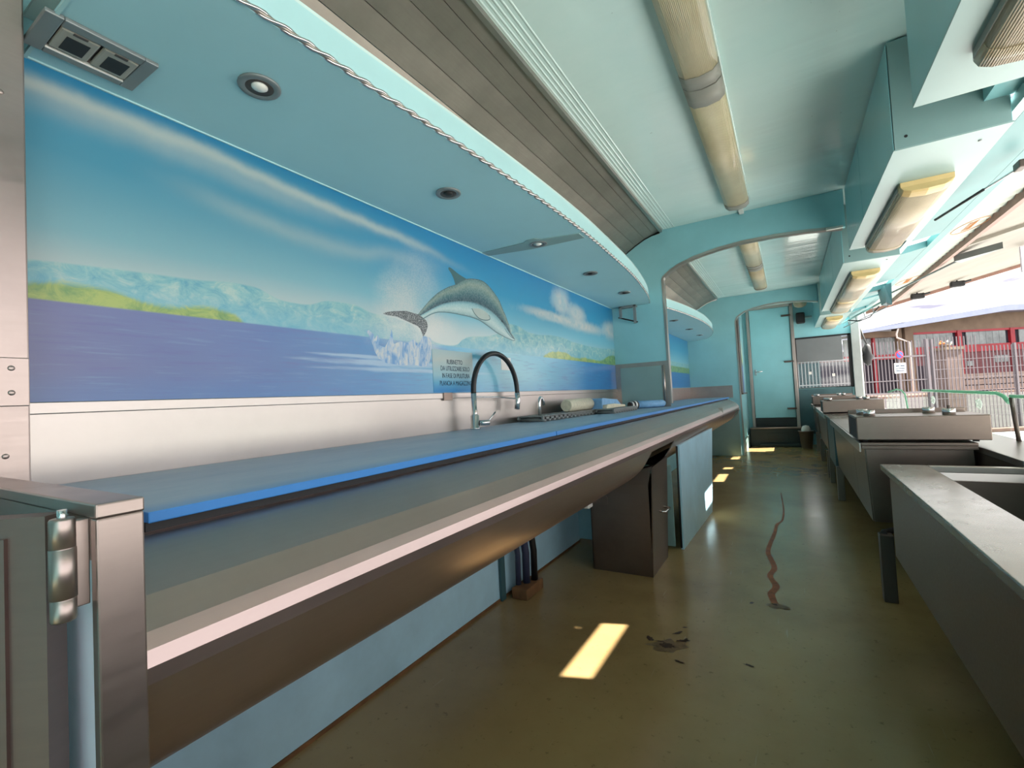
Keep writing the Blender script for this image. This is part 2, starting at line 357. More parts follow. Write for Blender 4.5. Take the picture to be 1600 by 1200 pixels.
def prism(name, prof, axis, a0, a1, mat, parent=None, smooth=False, **k):
    """closed 2-d profile swept along an axis; profile is (x,z) for 'y', (y,z) for 'x', (x,y) for 'z'"""
    def P(p, a): return {'y': (p[0], a, p[1]), 'x': (a, p[0], p[1]), 'z': (p[0], p[1], a)}[axis]
    n = len(prof); v = [P(p, a0) for p in prof] + [P(p, a1) for p in prof]
    f = [(i, (i + 1) % n, n + (i + 1) % n, n + i) for i in range(n)] + [tuple(range(n))[::-1], tuple(range(n, 2 * n))]
    o = mesh(name, v, f, mat, parent, False, **k)
    if smooth:
        for p in o.data.polygons: p.use_smooth = len(p.vertices) == 4
    return o
def sheet(name, prof, y0, y1, th, mat, parent=None, smooth=True, caps=True, ny=1, **k):
    """open (x,z) polyline made into a sheet of thickness th (inwards) swept along y"""
    n = len(prof); inner = []
    for i in range(n):
        a = Vector(prof[max(i - 1, 0)]); b = Vector(prof[min(i + 1, n - 1)]); d = (b - a).normalized(); nn = Vector((-d.y, d.x))
        inner.append((prof[i][0] + nn.x * th, prof[i][1] + nn.y * th))
    loop = list(prof) + inner[::-1]; return prism(name, loop, 'y', y0, y1, mat, parent, smooth, **k)
def tube(name, pts, r, mat, parent=None, n=12, caps=True, **k):
    pts = [Vector(p) for p in pts]; v = []; f = []; prev = None
    R_ = r if isinstance(r, (list, tuple)) else [r] * len(pts)
    for i, p in enumerate(pts):
        d = (pts[min(i + 1, len(pts) - 1)] - pts[max(i - 1, 0)]).normalized()
        if prev is None:
            a = Vector((0, 0, 1)) if abs(d.z) < 0.9 else Vector((1, 0, 0)); s = d.cross(a).normalized()
        else: s = (prev - d * prev.dot(d)).normalized()
        prev = s; t2 = d.cross(s)
        for q in range(n):
            an = 2 * math.pi * q / n; v.append(p + (s * math.cos(an) + t2 * math.sin(an)) * R_[i])
    for i in range(len(pts) - 1):
        for q in range(n): f.append((i * n + q, i * n + (q + 1) % n, (i + 1) * n + (q + 1) % n, (i + 1) * n + q))
    if caps: f += [tuple(range(n))[::-1], tuple(range((len(pts) - 1) * n, len(pts) * n))]
    o = mesh(name, v, f, mat, parent, False, **k)
    for p in o.data.polygons: p.use_smooth = len(p.vertices) == 4
    return o
def lathe(name, prof, c, mat, parent=None, n=28, **k):
    """(r,z) profile turned round a vertical axis at c"""
    v = []; f = []; m = len(prof)
    for q in range(n):
        a = 2 * math.pi * q / n
        for r, z in prof: v.append((c[0] + r * math.cos(a), c[1] + r * math.sin(a), c[2] + z))
    for q in range(n):
        for i in range(m - 1): f.append((q * m + i, ((q + 1) % n) * m + i, ((q + 1) % n) * m + i + 1, q * m + i + 1))
    o = mesh(name, v, f, mat, parent, False, **k)
    bm = bmesh.new(); bm.from_mesh(o.data); bmesh.ops.remove_doubles(bm, verts=bm.verts, dist=1e-5); bmesh.ops.recalc_face_normals(bm, faces=bm.faces); bm.to_mesh(o.data); bm.free()
    for p in o.data.polygons: p.use_smooth = True
    return o
def plate(name, poly, axis, a, th, mat, parent=None, **k):
    return prism(name, poly, axis, a, a + th, mat, parent, **k)
def copy_tree(o, delta, parent=None, label=None):
    c = o.copy(); COL.objects.link(c); c.parent = parent
    if parent is None: c.location = o.location + Vector(delta); BASE[c.name] = c.location.copy()
    if label: c['label'] = label
    for ch in list(o.children): copy_tree(ch, delta, c)
    return c
def arc(cx, cz, r, a0, a1, n): return [(cx + r * math.cos(math.radians(a0 + (a1 - a0) * i / n)), cz + r * math.sin(math.radians(a0 + (a1 - a0) * i / n))) for i in range(n + 1)]

YN, YF = -1.4, 9.20
# ================================================================== THE VAN'S SHELL
fl = box('floor', -1.40, 1.0, YN, YF, -0.08, 0.0, 'floor', kind='structure', label='olive green resin floor with rust and dirt stains')
path = [(-0.125, 5.012), (-0.099, 4.436), (-0.10, 4.012), (-0.134, 3.851), (-0.145, 3.612), (-0.17, 3.234), (-0.152, 3.094), (-0.129, 2.928), (-0.147, 2.801), (-0.115, 2.67), (-0.134, 2.562), (-0.116, 2.455)]
wid = [0.003, 0.006, 0.007, 0.010, 0.011, 0.013, 0.014, 0.015, 0.014, 0.016, 0.016, 0.014]
def catmull(P, per=5):
    Q = []
    for i in range(len(P) - 1):
        a, b, c, d = P[max(i - 1, 0)], P[i], P[i + 1], P[min(i + 2, len(P) - 1)]
        for k in range(per):
            t = k / per
            Q.append(tuple(0.5 * (2 * b[j] + (c[j] - a[j]) * t + (2 * a[j] - 5 * b[j] + 4 * c[j] - d[j]) * t * t + (3 * b[j] - a[j] - 3 * c[j] + d[j]) * t ** 3) for j in range(len(b))))
    Q.append(tuple(P[-1])); return Q
Q = catmull([p + (w_,) for p, w_ in zip(path, wid)])
v = []; f = []
for i, (x, y, w_) in enumerate(Q):
    v += [(x - w_, y, 0.0008), (x + w_, y, 0.0008)]
    if i: f.append((2 * i - 2, 2 * i - 1, 2 * i + 1, 2 * i))
mesh('rust_stain', v, f, 'rust', fl, label='winding rust-coloured trickle dried on the floor')
def blotch(name, cx, cy, rx, ry, mat, ang=0, n=18, jag=0.35, z=0.0008):
    v = [(cx, cy, z)]
    for q in range(n):
        a = 2 * math.pi * q / n; k = 1 + random.uniform(-jag, jag); u, s = rx * k * math.cos(a), ry * k * math.sin(a)
        v.append((cx + u * math.cos(ang) - s * math.sin(ang), cy + u * math.sin(ang) + s * math.cos(ang), z))
    return mesh(name, v, [(0, q + 1, (q + 1) % n + 1) for q in range(n)], mat, fl)
for a in ((-0.11, 2.43, 0.05, 0.03, 'smear', 0.2), (-0.47, 1.885, 0.075, 0.05, 'smear', 0.3)): blotch('brown_smear', *a)
for a in ((-0.548, 1.91, 0.02, 0.011, 'dirt', 2.3), (-0.472, 1.885, 0.03, 0.016, 'dirt', 0.1), (-0.43, 1.943, 0.028, 0.009, 'dirt', 0.4), (-0.456, 2.0, 0.022, 0.008, 'dirt', 0.9), (-0.416, 1.96, 0.012, 0.007, 'dirt', 1.2), (-0.505, 1.905, 0.02, 0.005, 'dirt', 0.1),
          (-0.185, 1.873, 0.017, 0.006, 'dirt', -0.1), (-0.208, 2.422, 0.012, 0.007, 'dirt', 1.0), (-0.116, 2.44, 0.012, 0.007, 'dirt', 0), (-0.07, 2.41, 0.015, 0.004, 'dirt', 0.2), (-0.41, 1.79, 0.02, 0.005, 'dirt', -0.2), (-0.44, 2.06, 0.01, 0.005, 'dirt', 0.5)):
    blotch('dirt_speck', *a, z=0.0012)

box('wall_light_block', -1.40, 1.0, YN - 0.06, YN, 0.0, 2.47, 'teal', kind='structure', label='unseen teal wall added behind the viewer to cut rear light')  # added out of view to keep light from the rear out
box('wall_left', -1.40, -1.32, YN, YF, 0.0, 2.47, 'teal', kind='structure', label='pale teal side wall behind the long counter')
# ceiling and its fine ribs near the steel cove
ce = box('ceiling', -0.845, 0.80, YN, YF, 2.375, 2.45, 'ceiling', kind='structure', label='glossy pale aqua ceiling panels')
box('roof_skin', -1.40, 0.86, YN, YF, 2.47, 2.50, 'canopy_white', kind='structure')
for i, x in enumerate((-0.828, -0.808, -0.788, -0.766, -0.742)):
    prism('rib', [(x - 0.005, 2.3749), (x - 0.002, 2.3725), (x + 0.002, 2.3725), (x + 0.005, 2.3749)], 'y', YN, 7.6, 'teal_pale', ce)
box('edge_strip', -0.858, -0.838, YN, 4.02, 2.352, 2.375, 'steel_bright', ce)
box('edge_strip', -0.858, -0.838, 4.08, 7.62, 2.352, 2.375, 'steel_bright', ce)
# stainless cove, five folded bands in each bay
cp = [(-0.846, 2.374), (-0.915, 2.354), (-0.99, 2.329), (-1.075, 2.287), (-1.15, 2.24), (-1.22, 2.17), (-1.28, 2.07), (-1.319, 1.95)]
for (y0, y1) in ((YN, 4.028), (4.082, 7.648)):
    cv = thing('cove', 'tarnished stainless steel cove of folded bands beside the %s ceiling' % ('near' if y0 < 0 else 'far'), None, (-1.1, (y0 + y1) / 2, 2.3), kind='structure')
    for i in range(len(cp) - 1):
        a, b = Vector(cp[i]), Vector(cp[i + 1]); d = (b - a).normalized(); nn = Vector((d.y, -d.x)) * -1
        a2 = a + d * 0.0012; b2 = b - d * 0.0012; off = nn * (0.003 if i % 2 else 0.0)
        if nn.y < 0: nn = -nn
        prism('steel_band', [tuple(a2), tuple(b2), tuple(b2 + nn * 0.004), tuple(a2 + nn * 0.004)], 'y', y0, y1, 'steel_dark', cv)

# the two arched bulkheads
def bulkhead(name, y, xl, xr, pts, label, left_floor):
    """wall across the van: left leg, arch head, with pts the arch from left to right"""
    z0 = 0.0 if left_floor else 0.90
    poly = [(-1.32, z0), (xl, z0)] + pts + [(xr, pts[-1][1]), (xr, 2.374), (-0.86, 2.374), (-0.86, 2.345)]
    poly += [(-0.925, 2.340), (-0.995, 2.318), (-1.08, 2.275), (-1.155, 2.228), (-1.225, 2.155), (-1.285, 2.06), (-1.32, 1.95)]
    o = prism(name, poly, 'y', y, y + 0.05, 'teal', kind='structure', label=label)
    th = 0.012; inner = [(xl, z0)] + pts; v = []; f = []
    for (px, pz) in inner:
        v += [(px, y - 0.004, pz), (px, y + 0.054, pz), (px + 0.0, y - 0.004, pz), (px, y + 0.054, pz)]
    tube_pts = []
    prof = []
    for i, (px, pz) in enumerate(inner):
        a = Vector(inner[max(i - 1, 0)]); b = Vector(inner[min(i + 1, len(inner) - 1)]); d = (b - a).normalized(); nn = Vector((d.y, -d.x))
        prof.append((Vector((px, pz)), nn))
    loop = [tuple(p - nn * 0.006) for p, nn in prof] + [tuple(p + nn * th) for p, nn in prof][::-1]
    prism('arch_trim', loop, 'y', y - 0.004, y + 0.056, 'steel_bright', o)
    return o
arch1 = [(-0.866, 1.95), (-0.855, 1.975), (-0.80, 2.015), (-0.726, 2.055), (-0.60, 2.095), (-0.42, 2.127), (-0.24, 2.142), (-0.02, 2.142), (0.18, 2.13), (0.40, 2.105)]
b1 = bulkhead('wall_middle', 4.03, -0.86, 0.415, arch1, 'teal bulkhead with a wide arch halfway along the van', False)
box('clip', 0.30, 0.40, 4.005, 4.03, 2.095, 2.112, 'white', b1, 0.003)
arch2 = [(-0.628, 2.0), (-0.60, 2.06), (-0.503, 2.123), (-0.38, 2.16), (-0.22, 2.185), (-0.06, 2.195), (0.12, 2.185), (0.28, 2.165), (0.45, 2.13)]
b2 = bulkhead('wall_inner', 7.65, -0.62, 0.415, arch2, 'teal bulkhead with an arch before the end door', True)

# walls past the second bulkhead
wp = box('wall_passage', -0.70, -0.64, 7.70, YF, 0, 2.374, 'teal', kind='structure', label='narrow teal passage wall beside the end door')
box('base_strip', -0.64, -0.625, 7.70, 9.1, 0.0, 0.2, 'teal_grey', wp)
pc = thing('framed_panel', 'tall bronze-framed seascape panel on the passage wall', 'panel', (-0.64, 8.1, 0.92))
box('frame', -0.64, -0.60, 7.72, 8.02, 0.92, 2.10, 'brown_frame', pc, 0.004)
box('frame', -0.64, -0.615, 8.38, 8.44, 0.92, 2.15, 'teal_grey', pc, 0.004)
box('ledge', -0.64, -0.585, 7.72, 8.46, 0.90, 0.92, 'brown_frame', pc, 0.003)
def mat_strip():
    t = NT('seascape_strip_print'); sp = t.n('SeparateXYZ'); t.l(t.pos, sp.inputs[0])
    zz = t.m_('DIVIDE', t.m_('SUBTRACT', sp.outputs[2], 0.9), 1.25, clamp=True); n = t.noise(4, 4)
    t.set(Base_Color=t.ramp(t.m_('MULTIPLY_ADD', t.m_('SUBTRACT', n, 0.5), 0.1, zz), [(0.0, lin((40, 110, 200))), (0.36, lin((60, 120, 205))), (0.42, lin((170, 196, 110))), (0.55, lin((210, 222, 200))), (0.72, lin((110, 190, 215))), (1.0, lin((10, 130, 185)))]), Roughness=0.3)
    return t.m
M['strip'] = mat_strip()
box('print', -0.64, -0.618, 8.02, 8.38, 0.92, 2.12, 'strip', pc)
wb = prism('wall_back', [(-0.64, 0), (0.93, 0), (0.93, 0.93), (0.13, 0.93), (0.13, 1.78), (0.93, 1.78), (0.93, 2.374), (-0.64, 2.374)], 'y', 9.15, 9.20, 'teal', kind='structure', label='teal end wall with door and window')
box('lower_panel', 0.13, 0.87, 9.12, 9.15, 0.18, 0.93, 'teal_dark', wb, 0.004)
pl = box('pillar_corner', 0.90, 1.0, 9.05, 9.20, -0.08, 2.10, 'pillar_grey', kind='structure', label='grey-white corner pillar at the open side of the van')
box('rail_strip', 1.0, 1.02, 9.06, 9.09, 0.1, 2.05, 'white', pl)
box('rail_strip', 1.0, 1.02, 9.15, 9.18, 0.1, 2.05, 'teal_grey', pl)
# window
wn = thing('window_1', 'end wall window with black rubber surround', None, (0.5, 9.15, 0.93), kind='structure')
for a in ((0.13, 0.90, 9.135, 9.155, 1.755, 1.785), (0.13, 0.90, 9.135, 9.155, 0.925, 0.945), (0.125, 0.15, 9.135, 9.155, 0.925, 1.785), (0.855, 0.90, 9.135, 9.155, 0.925, 1.785)):
    box('surround', *a, 'black_void', wn, 0.004)
box('pane', 0.15, 0.86, 9.165, 9.171, 0.94, 1.76, 'glass', wn)
props(box('blind', 0.15, 0.775, 9.11, 9.125, 1.37, 1.755, 'blind_grey', None, 0.003), 'grey blind half lowered over the end window', 'blind')
for x, z in ((0.30, 1.16), (0.62, 1.11)):
    props(box('sticker', x, x + 0.04, 9.155, 9.1645, z, z + 0.045, 'paper'), 'small white sticker on the end window, %s one' % ('higher' if x < 0.5 else 'lower'), 'sticker')
# door
d1 = thing('door_1', 'teal door with steel frame and three hinges at the end of the van', None, (-0.22, 9.12, 0.46), kind='structure')
lf = box('leaf', -0.525, 0.075, 9.105, 9.14, 0.46, 2.335, 'teal', d1, 0.004)
tube('handle', [(-0.48, 9.105, 1.255), (-0.48, 9.06, 1.255), (-0.37, 9.06, 1.262)], 0.010, 'chrome', lf, 10)
box('handle_plate', -0.495, -0.465, 9.098, 9.105, 1.2, 1.30, 'chrome', lf, 0.003)
for a in ((-0.575, -0.53, 0.29, 2.385), (0.085, 0.135, 0.0, 2.385)): box('jamb', a[0], a[1], 9.08, 9.15, a[2], a[3], 'steel', d1, 0.004)
box('head', -0.575, 0.12, 9.08, 9.15, 2.335, 2.375, 'steel_bright', d1, 0.004)
box('kick_plate', -0.53, 0.08, 9.10, 9.15, 0.295, 0.455, 'blackgreen', d1, 0.004)
for z in (2.18, 1.40, 0.61): box('hinge', -0.04, 0.10, 9.07, 9.105, z - 0.014, z + 0.014, 'brown_frame', d1, 0.004)
st = thing('step', 'low black box step in front of the end door', 'step', (-0.22, 8.98, 0))
box('body', -0.61, 0.17, 8.86, 9.08, 0.0, 0.29, 'blackgreen', st, 0.008)
box('front_panel', -0.35, -0.05, 8.85, 8.86, 0.06, 0.22, 'blackgreen', st, 0.004)
box('tread', -0.61, 0.18, 8.84, 9.08, 0.29, 0.305, 'steel_unit', st, 0.003)
box('toe_lip', -0.47, 0.15, 8.76, 8.86, 0.0, 0.05, 'blackgreen', st, 0.012)
sp = thing('loudspeaker', 'small black loudspeaker box high on the end wall', 'speaker', (0.24, 9.10, 2.02))
box('cabinet', 0.175, 0.30, 9.02, 9.13, 2.015, 2.195, 'black_void', sp, 0.02)
box('bracket', 0.30, 0.40, 9.06, 9.15, 2.10, 2.13, 'teal_grey', sp, 0.004)
dl = thing('dome_lamp', 'round smoked dome lamp under the ceiling by the end door', 'lamp', (0.24, 8.85, 2.374))
lathe('base', [(0, 0), (0.10, 0), (0.10, -0.02), (0, -0.02)], (0.24, 8.85, 2.374), 'cap', dl)
lathe('dome', [(0.095, -0.02), (0.095, -0.06), (0.08, -0.10), (0.04, -0.12), (0, -0.12)], (0.24, 8.85, 2.374), 'diffuser2', dl)
bk = thing('steel_bucket', 'dented steel bucket with white cloth beside the end step', 'bucket', (0.22, 8.5, 0))
lathe('body', [(0.0, 0.0), (0.075, 0.0), (0.10, 0.26), (0.108, 0.26), (0.108, 0.275), (0.096, 0.27), (0.07, 0.02), (0, 0.02)], (0.19, 8.62, 0), 'steel', bk)
lathe('cloth', [(0.0, 0.36), (0.04, 0.35), (0.065, 0.30), (0.06, 0.24), (0, 0.24)], (0.19, 8.62, 0), 'paper', bk, 14)

# ================================================================== MURAL
mu = props(mesh('mural_board', [(-1.3155, 0.29, 1.045), (-1.3155, 4.029, 1.045), (-1.3155, 4.029, 1.7646), (-1.3155, 0.29, 1.7646), (-1.3198, 0.29, 1.045), (-1.3198, 4.029, 1.045), (-1.3198, 4.029, 1.7646), (-1.3198, 0.29, 1.7646)],
            [(0, 1, 2, 3), (7, 6, 5, 4), (0, 4, 5, 1), (1, 5, 6, 2), (2, 6, 7, 3), (3, 7, 4, 0)], 'mural'), 'long seascape mural with a leaping dolphin above the counter', 'mural')
mu2 = props(box('mural_board', -1.3195, -1.3155, 4.082, 7.64, 1.0455, 1.7645, 'mural'), 'second seascape mural board beyond the arched bulkhead', 'mural')
def colmesh(name, v, f, cols, parent):
    o = mesh(name, v, f, 'figure', parent)
    return o
def vcol(name, v, f, cols, parent, mat='figure'):
    me = bpy.data.meshes.new(name); me.from_pydata(v, [], f); me.update()
    at = me.color_attributes.new('Col', 'FLOAT_COLOR', 'POINT')
    for i, c in enumerate(cols): at.data[i].color = c
    me.materials.append(M[mat]); o = bpy.data.objects.new(name, me); link(o, parent); return o
XM = -1.3152
top = [(1.463, 1.374), (1.502, 1.411), (1.552, 1.455), (1.611, 1.497), (1.682, 1.534), (1.737, 1.556), (1.812, 1.595), (1.888, 1.613), (1.961, 1.618), (2.015, 1.605), (2.07, 1.576), (2.115, 1.545), (2.147, 1.504), (2.181, 1.462), (2.208, 1.418), (2.224, 1.379), (2.248, 1.358), (2.266, 1.342)]
mid = [(1.47, 1.369), (1.516, 1.392), (1.565, 1.417), (1.624, 1.442), (1.676, 1.458), (1.749, 1.475), (1.817, 1.484), (1.877, 1.487), (1.939, 1.483), (1.993, 1.475), (2.048, 1.461), (2.093, 1.444), (2.133, 1.423), (2.169, 1.404), (2.198, 1.38), (2.222, 1.362), (2.247, 1.347), (2.266, 1.34)]
bot = [(1.490, 1.359), (1.523, 1.376), (1.555, 1.391), (1.596, 1.404), (1.655, 1.412), (1.717, 1.415), (1.773, 1.415), (1.831, 1.415), (1.891, 1.411), (1.932, 1.405), (1.985, 1.39), (2.029, 1.376), (2.074, 1.361), (2.12, 1.351), (2.169, 1.342), (2.213, 1.336), (2.248, 1.332), (2.266, 1.338)]
top, mid, bot = catmull(top, 4), catmull(mid, 4), catmull(bot, 4)
ramp_t = [(0.0, (36, 70, 76)), (0.05, (84, 118, 118)), (0.25, (122, 140, 130)), (0.5, (84, 118, 118)), (0.72, (44, 88, 98)), (0.95, (28, 68, 80)), (1.0, (96, 142, 152))]
ramp_b = [(0.0, (100, 148, 158)), (0.2, (140, 180, 184)), (0.6, (176, 196, 192)), (0.9, (140, 172, 174)), (1.0, (72, 112, 120))]
def rampv(R_, t):
    for (a, ca), (b, cb) in zip(R_, R_[1:]):
        if t <= b: k = (t - a) / (b - a); return lin(tuple(ca[j] + (cb[j] - ca[j]) * k for j in range(3)))
    return lin(R_[-1][1])
for nm, A, Bc, R_, n in (('dolphin_back', top, mid, ramp_t, 16), ('dolphin_belly', mid, bot, ramp_b, 9)):
    v, f, c = [], [], []
    for i, (a, b) in enumerate(zip(A, Bc)):
        for k in range(n + 1):
            t = k / n; v.append((XM, a[0] + (b[0] - a[0]) * t, a[1] + (b[1] - a[1]) * t)); c.append(rampv(R_, t))
        if i:
            for k in range(n): f.append(((i - 1) * (n + 1) + k, i * (n + 1) + k, i * (n + 1) + k + 1, (i - 1) * (n + 1) + k + 1))
    vcol(nm, v, f, c, mu)
def figpoly(name, pts, mat, parent, x=XM, cols=None):
    cy = sum(p[0] for p in pts) / len(pts); cz = sum(p[1] for p in pts) / len(pts)
    return prism(name, pts, 'x', x - 0.0006, x, mat, parent)
M['dol'] = flat('dolphin_fin_print', (66, 102, 106), 0.3); M['dol_dark'] = flat('dolphin_line_print', (24, 52, 60), 0.3); M['dol_light'] = flat('dolphin_flipper_print', (168, 182, 176), 0.3)
finp = catmull([(1.735, 1.553), (1.725, 1.579), (1.707, 1.603), (1.688, 1.619), (1.698, 1.629), (1.733, 1.621), (1.769, 1.610), (1.826, 1.600)], 3)
figpoly('dolphin_fin', finp, 'dol', mu, XM - 0.0001)
fluke = [(1.475, 1.378), (1.434, 1.380), (1.399, 1.383), (1.332, 1.373), (1.287, 1.363), (1.27, 1.355), (1.293, 1.352), (1.344, 1.353), (1.383, 1.345), (1.424, 1.336), (1.46, 1.329), (1.478, 1.319), (1.487, 1.301), (1.494, 1.286), (1.514, 1.309), (1.526, 1.336), (1.52, 1.356), (1.50, 1.366)]
figpoly('dolphin_fluke', fluke, 'fluke', mu, XM + 0.0004)
pec = catmull([(1.859, 1.459), (1.882, 1.435), (1.922, 1.416), (1.976, 1.415), (2.016, 1.425), (2.007, 1.446), (1.969, 1.462), (1.916, 1.467), (1.859, 1.459)], 3)
figpoly('dolphin_flipper', pec[:-1], 'dol_light', mu, XM + 0.0006)
def line(name, pts, w_, mat, parent, x):
    v = []; f = []
    for i, p in enumerate(pts):
        a = Vector(pts[max(i - 1, 0)]); b = Vector(pts[min(i + 1, len(pts) - 1)]); d = (b - a).normalized(); nn = Vector((-d.y, d.x)) * w_
        v += [(x, p[0] + nn.x, p[1] + nn.y), (x, p[0] - nn.x, p[1] - nn.y)]
        if i: f.append((2 * i - 2, 2 * i - 1, 2 * i + 1, 2 * i))
    return mesh(name, v, f, mat, parent)
line('flipper_outline', pec[:16], 0.0022, 'dol', mu, XM + 0.0009)
line('belly_outline', [(p[0], p[1]) for p in bot], 0.0015, 'dol', mu, XM + 0.0007)
line('mouth_line', [(2.262, 1.341), (2.22, 1.352), (2.185, 1.372), (2.16, 1.392)], 0.0014, 'dol_dark', mu, XM + 0.0008)
figpoly('dolphin_eye', [(2.14 + 0.012 * math.cos(a), 1.429 + 0.006 * math.sin(a) - 0.2 * 0.012 * math.cos(a)) for a in [k * math.pi / 6 for k in range(12)]], 'dol_dark', mu, XM + 0.0008)
splash = [(1.185, 1.28), (1.199, 1.284), (1.219, 1.27), (1.224, 1.253), (1.239, 1.272), (1.247, 1.255), (1.243, 1.232), (1.273, 1.225), (1.30, 1.262), (1.312, 1.30), (1.322, 1.242), (1.358, 1.255), (1.391, 1.25), (1.434, 1.27), (1.462, 1.25), (1.494, 1.29), (1.54, 1.285), (1.548, 1.26), (1.534, 1.196), (1.516, 1.164), (1.485, 1.158), (1.428, 1.164), (1.372, 1.159), (1.32, 1.162), (1.276, 1.165), (1.24, 1.181), (1.221, 1.207), (1.214, 1.229), (1.203, 1.251)]
figpoly('splash', splash, 'splash', mu, XM - 0.0002)
box('edge_bead', -1.3155, -1.311, 0.30, 4.029, 1.7605, 1.7646, 'teal_fascia', mu)
# printed notice and a blank slip on the mural
sg = thing('notice', 'pale printed notice taped to the mural beside the tall black tap', 'notice', (-1.315, 1.69, 1.05))
def mat_notice():
    t = NT('notice_paper'); sp_ = t.n('SeparateXYZ'); t.l(t.pos, sp_.inputs[0]); n = t.noise(9, 4)
    zz = t.m_('ADD', t.m_('DIVIDE', t.m_('SUBTRACT', sp_.outputs[2], 1.05), 0.19, clamp=True), t.m_('MULTIPLY_ADD', n, 0.16, -0.08))
    t.set(Base_Color=t.ramp(zz, [(0.02, lin((36, 124, 184))), (0.22, lin((84, 156, 190))), (0.4, lin((142, 180, 190))), (0.75, lin((172, 182, 178))), (1.0, lin((152, 178, 182)))]), Roughness=0.5)
    return t.m
M['notice'] = mat_notice()
box('sheet', -1.3152, -1.3142, 1.545, 1.842, 1.048, 1.238, 'notice', sg)
for i, (s, wl, zt, yc) in enumerate((('RUBINETTO', 0.115, 1.176, 1.70), ('DA UTILIZZARE SOLO', 0.215, 1.146, 1.705), ('IN FASE DI PULITURA', 0.205, 1.113, 1.708), ('PLANCIA A MAGAZZINO', 0.24, 1.079, 1.708))):
    cu = bpy.data.curves.new('lettering', 'FONT'); cu.body = s; cu.align_x = 'CENTER'; cu.size = 0.030; cu.extrude = 0.0002
    cu.materials.append(M['text']); o = bpy.data.objects.new('lettering', cu); link(o, sg)
    bpy.context.view_layer.update(); wd = max(o.dimensions.x, 1e-3)
    me_ = bpy.data.meshes.new_from_object(o); bpy.data.objects.remove(o); o = bpy.data.objects.new('lettering', me_); COL.objects.link(o); o.parent = sg
    o.matrix_local = Matrix.Translation(Vector((-1.3136, yc, zt)) - BASE[sg.name]) @ Matrix(((0, 0, 1, 0), (1, 0, 0, 0), (0, 1, 0, 0), (0, 0, 0, 1))) @ Matrix.Diagonal((wl / wd, 1.0, 1.0, 1.0))
props(box('paper_slip', -1.3155, -1.3145, 2.105, 2.205, 1.162, 1.231, 'paper'), 'blank white paper slip on the mural inside the tap arch', 'paper')

# ================================================================== LEFT: POST, END PANEL, COUNTER
po = thing('steel_post', 'wide stainless upright with bolts at the start of the mural', 'post', (-1.27, 0.18, 0))
box('column', -1.32, -1.22, 0.06, 0.283, 0.0, 2.37, 'steel', po, 0.003)
box('plate', -1.22, -1.216, 0.20, 0.282, 1.035, 1.125, 'steel', po, 0.002)
for y, z in ((0.258, 1.105), (0.258, 1.06), (0.250, 0.945), (0.250, 1.62)):
    bm = bmesh.new(); bmesh.ops.create_uvsphere(bm, u_segments=10, v_segments=6, radius=0.005); bmesh.ops.scale(bm, vec=(0.35, 1, 1), verts=bm.verts); bmesh.ops.translate(bm, vec=(-1.2155 if 1.03 < z < 1.13 else -1.2195, y, z), verts=bm.verts)
    frombm('bolt', bm, 'steel', po, True)
ep = thing('counter_end_panel', 'stainless frame with lilac infill closing the near end of the counter', 'panel', (-0.9, 0.205, 0))
box('top_cap', -1.219, -0.600, 0.184, 0.2255, 0.902, 0.917, 'steel', ep, 0.002)
box('edge', -0.616, -0.6005, 0.1845, 0.225, 0.0, 0.902, 'steel', ep, 0.002)
box('flange', -1.219, -0.616, 0.1845, 0.1865, 0.86, 0.902, 'steel', ep)
box('infill', -1.219, -0.616, 0.196, 0.220, 0.0, 0.902, 'lilac', ep)
cd = thing('cabinet_door', 'dark steel door leaf swung open on barrel hinges at the counter end', 'door', (-0.80, 0.08, 0.02))
dv = Vector((-0.80, -0.60, 0)).normalized(); nv = Vector((dv.y, -dv.x, 0)); A0 = Vector((-0.672, 0.173, 0))
def leafbox(name, s0, s1, t0, t1, z0, z1, mat, parent):
    P = [A0 + dv * a + nv * b for a, b in ((s0, t0), (s1, t0), (s1, t1), (s0, t1))]
    return mesh(name, [(p.x, p.y, z0) for p in P] + [(p.x, p.y, z1) for p in P], [(0, 1, 2, 3), (7, 6, 5, 4), (0, 4, 5, 1), (1, 5, 6, 2), (2, 6, 7, 3), (3, 7, 4, 0)], mat, parent)
leafbox('leaf', 0.0, 0.42, -0.012, 0.012, 0.02, 0.905, 'steel_matt', cd)
leafbox('raised_panel', 0.035, 0.385, 0.012, 0.016, 0.06, 0.885, 'steel_matt', cd)
leafbox('raised_panel', 0.035, 0.385, -0.016, -0.012, 0.06, 0.885, 'steel_matt', cd)
for z in (0.862, 0.25):
    hg = lathe('hinge', [(0, 0.055), (0.009, 0.055), (0.010, 0.053), (0.010, 0.0265), (0.009, 0.026), (0.0105, 0.0255), (0.0105, -0.022), (0.009, -0.0225), (0.010, -0.023), (0.010, -0.042), (0.009, -0.044), (0, -0.044)], (-0.618, 0.164, z - 0.01), 'steel', cd, 20)
    box('hinge_flange', -0.630, -0.618, 0.166, 0.1845, z - 0.045, z + 0.04, 'steel', hg, 0.001)
    tube('hinge_pin', [(-0.618, 0.164, z + 0.04), (-0.618, 0.164, z + 0.053)], 0.004, 'chrome', hg, 8)

